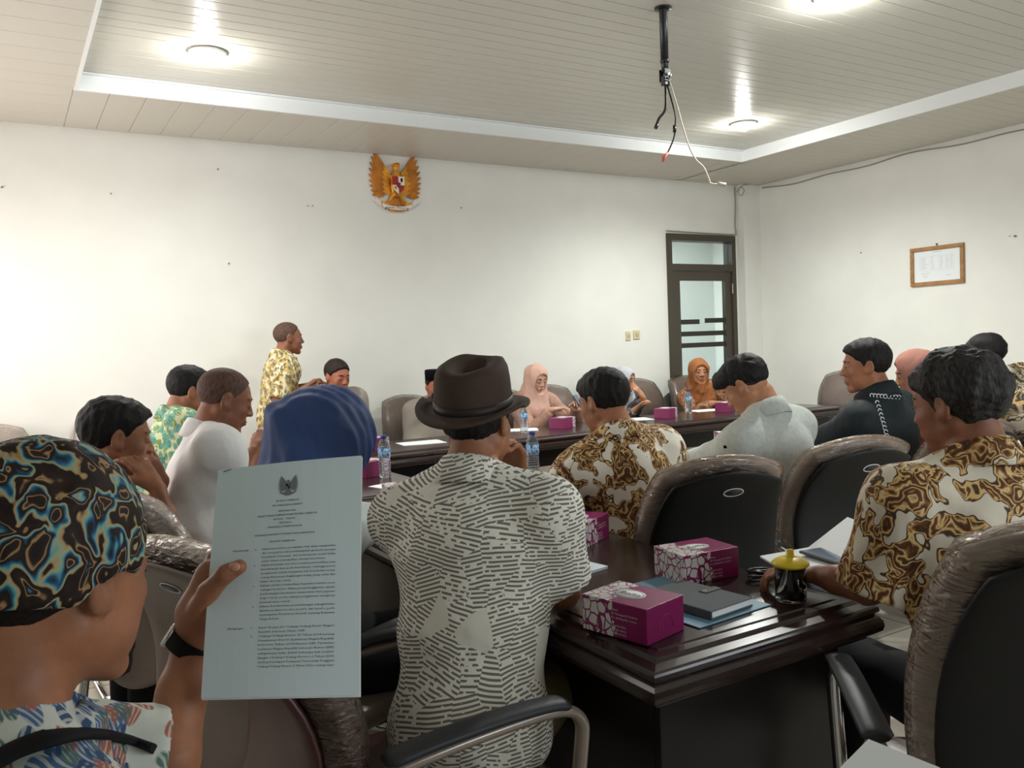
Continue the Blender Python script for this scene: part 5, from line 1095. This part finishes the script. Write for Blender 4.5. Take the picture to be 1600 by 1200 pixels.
# folder, notebook with snap strap
def slabq(name, cx, cy, w, d, rot, z0, z1, m, bev=.001, parent=None):
    o = MB().box(-w/2, w/2, -d/2, d/2, 0, z1-z0, bev).build(name, m, parent); o.location = (cx, cy, z0); o.rotation_euler.z = R(rot); return o
o = slabq('paper_folder', 1.405, 1.565, .25, .35, 4, .7505, .7535, plain('folder_blue', (84, 122, 142), .5)); tag(o, 'blue paper folder under the grey notebook', 'folder')
nb = empty('notebook', (1.412, 1.515, .7545), R(6), 'grey cloth-covered notebook with a snap strap on the blue folder', 'notebook')
cl = plain('notebook_cloth', (92, 96, 98), .85, .2, bump=.0005, bs=400)
MB().box(-.075, .075, -.108, .108, 0, .003, .001).build('cover', cl, nb); MB().box(-.075, .075, -.108, .108, .017, .020, .001).build('cover', cl, nb); MB().box(-.070, .073, -.105, .105, .003, .017).build('pages', M['paper'], nb); MB().box(-.077, -.072, -.108, .108, 0, .020, .002).build('spine', cl, nb)
MB().box(.02, .078, -.012, .012, .020, .0225, .001).box(.076, .079, -.012, .012, .0, .0225, .001).build('snap_strap', plain('strap_grey', (66, 68, 70), .7), nb); MB().lathe([(.0001, .003), (.005, .002), (.006, 0)], 14, c=(.032, 0, .0225)).build('snap', M['chrome'], nb)
# coil of cable, phones, papers, pens
c0 = atz(1195, 905, .752)
pts = [c0+Vector((math.cos(a)*(.045+.012*math.sin(a*2.3)), math.sin(a)*(.032+.006*math.cos(a*1.7)), .004+.0012*a)) for a in np.linspace(0, 15, 70)]
o = MB().tube(pts, .0028, 8).tube([pts[-1], pts[-1]+Vector((.05, -.03, -.01))], .005, 8).build('charging_cable', M['black']); tag(o, 'coiled black cable left of the yellow-lidded mug', 'cable')
def phone(p, rot, tilt, label):
    r = empty('phone', p, 0, label, 'phone'); r.rotation_euler = (R(tilt), 0, R(rot))
    MB().box(-.037, .037, -.078, .078, 0, .008, .003).build('phone_body', M['black'], r); MB().box(-.034, .034, -.074, .074, .008, .0086).build('screen', plain('screen_glass', (92, 110, 134), .08, .6), r); return r
book = empty('open_book', atz(1290, 872, .785)+Vector((0, 0, 0)), R(-25), 'open white notebook held over the table end by the man at the right', 'notebook')
book.rotation_euler = (R(0), R(-6), R(-25))
MB().box(-.145, -.002, -.10, .10, 0, .006, .001).build('page_block', M['paper'], book)
o = MB().box(0, .145, -.10, .10, 0, .006, .001).build('page_block', M['paper'], book); o.rotation_euler.y = R(-28)
phone(tuple(atz(1296, 872, .793)), -10, 0, 'phone lying on the open white notebook at the right')
phone(tuple(Vector((3.93, 5.50, .905))), 30, 55, 'silver phone held by the woman in the peach headscarf')
def paper(cx, cy, z, rot, label, w=.21, d=.297, k=2):
    r = empty('paper_stack', (cx, cy, z), R(rot), label, 'paper')
    for i in range(k): o = MB().box(-w/2, w/2, -d/2, d/2, 0, .0012).build('sheet', M['paper'], r); o.location = (.004*i, .006*i, .0016*i); o.rotation_euler.z = R(3*i)
    return r
paper(2.06, 3.24, .7505, 70, 'white papers with a pen on the long dark table beside the hat wearer', k=3)
paper(2.42, 5.25, .7505, 80, 'white sheet on the far table before the black cap')
paper(3.30, 5.42, .7505, 60, 'white papers before the peach-scarfed woman'); paper(4.35, 5.35, .7505, 70, 'white papers before the grey-scarfed woman'); paper(5.28, 5.48, .7505, 80, 'white sheet before the orange-scarfed woman', k=1)
paper(1.30, 2.78, .7505, 20, 'white paper under the hand of the blue-scarfed woman'); paper(1.52, 3.72, .7505, 15, 'small paper on the left table beside the water bottle', .10, .15, 1)
def pen(a, b, label):
    a, b = Vector(a), Vector(b); tag(MB().tube([a, a+(b-a)*.08, a+(b-a)*.92, b], [.001, .0045, .0045, .003], 10).build('pen', M['black']), label, 'pen')
pen(atz(850, 752, .762), atz(862, 764, .762), 'black pen lying on the white papers beside the middle bottle')
sn = empty('small_notebook', tuple(atz(903, 888, .7505)), R(10), 'small white notepad under the hat wearer\'s hand', 'notebook'); MB().box(-.05, .05, -.07, .07, 0, .007, .001).build('pages', M['paper'], sn); MB().box(-.051, .051, -.071, .071, .007, .0085, .0005).build('cover', M['paperblue'], sn)
# sheet in the bottom right corner
o = MB(); q = [at(1358, 1160, .86), at(1470, 1205, .80), at(1420, 1330, .72), at(1250, 1270, .80)]; nn_ = (q[1]-q[0]).cross(q[3]-q[0]).normalized()
o.add(q+[p-nn_*.004 for p in q], [(0, 1, 2, 3), (7, 6, 5, 4), (0, 4, 5, 1), (1, 5, 6, 2), (2, 6, 7, 3), (3, 7, 4, 0)]); tag(o.build('paper_pad', M['paper']), 'corner of a white paper pad at the bottom edge, right of centre', 'paper')
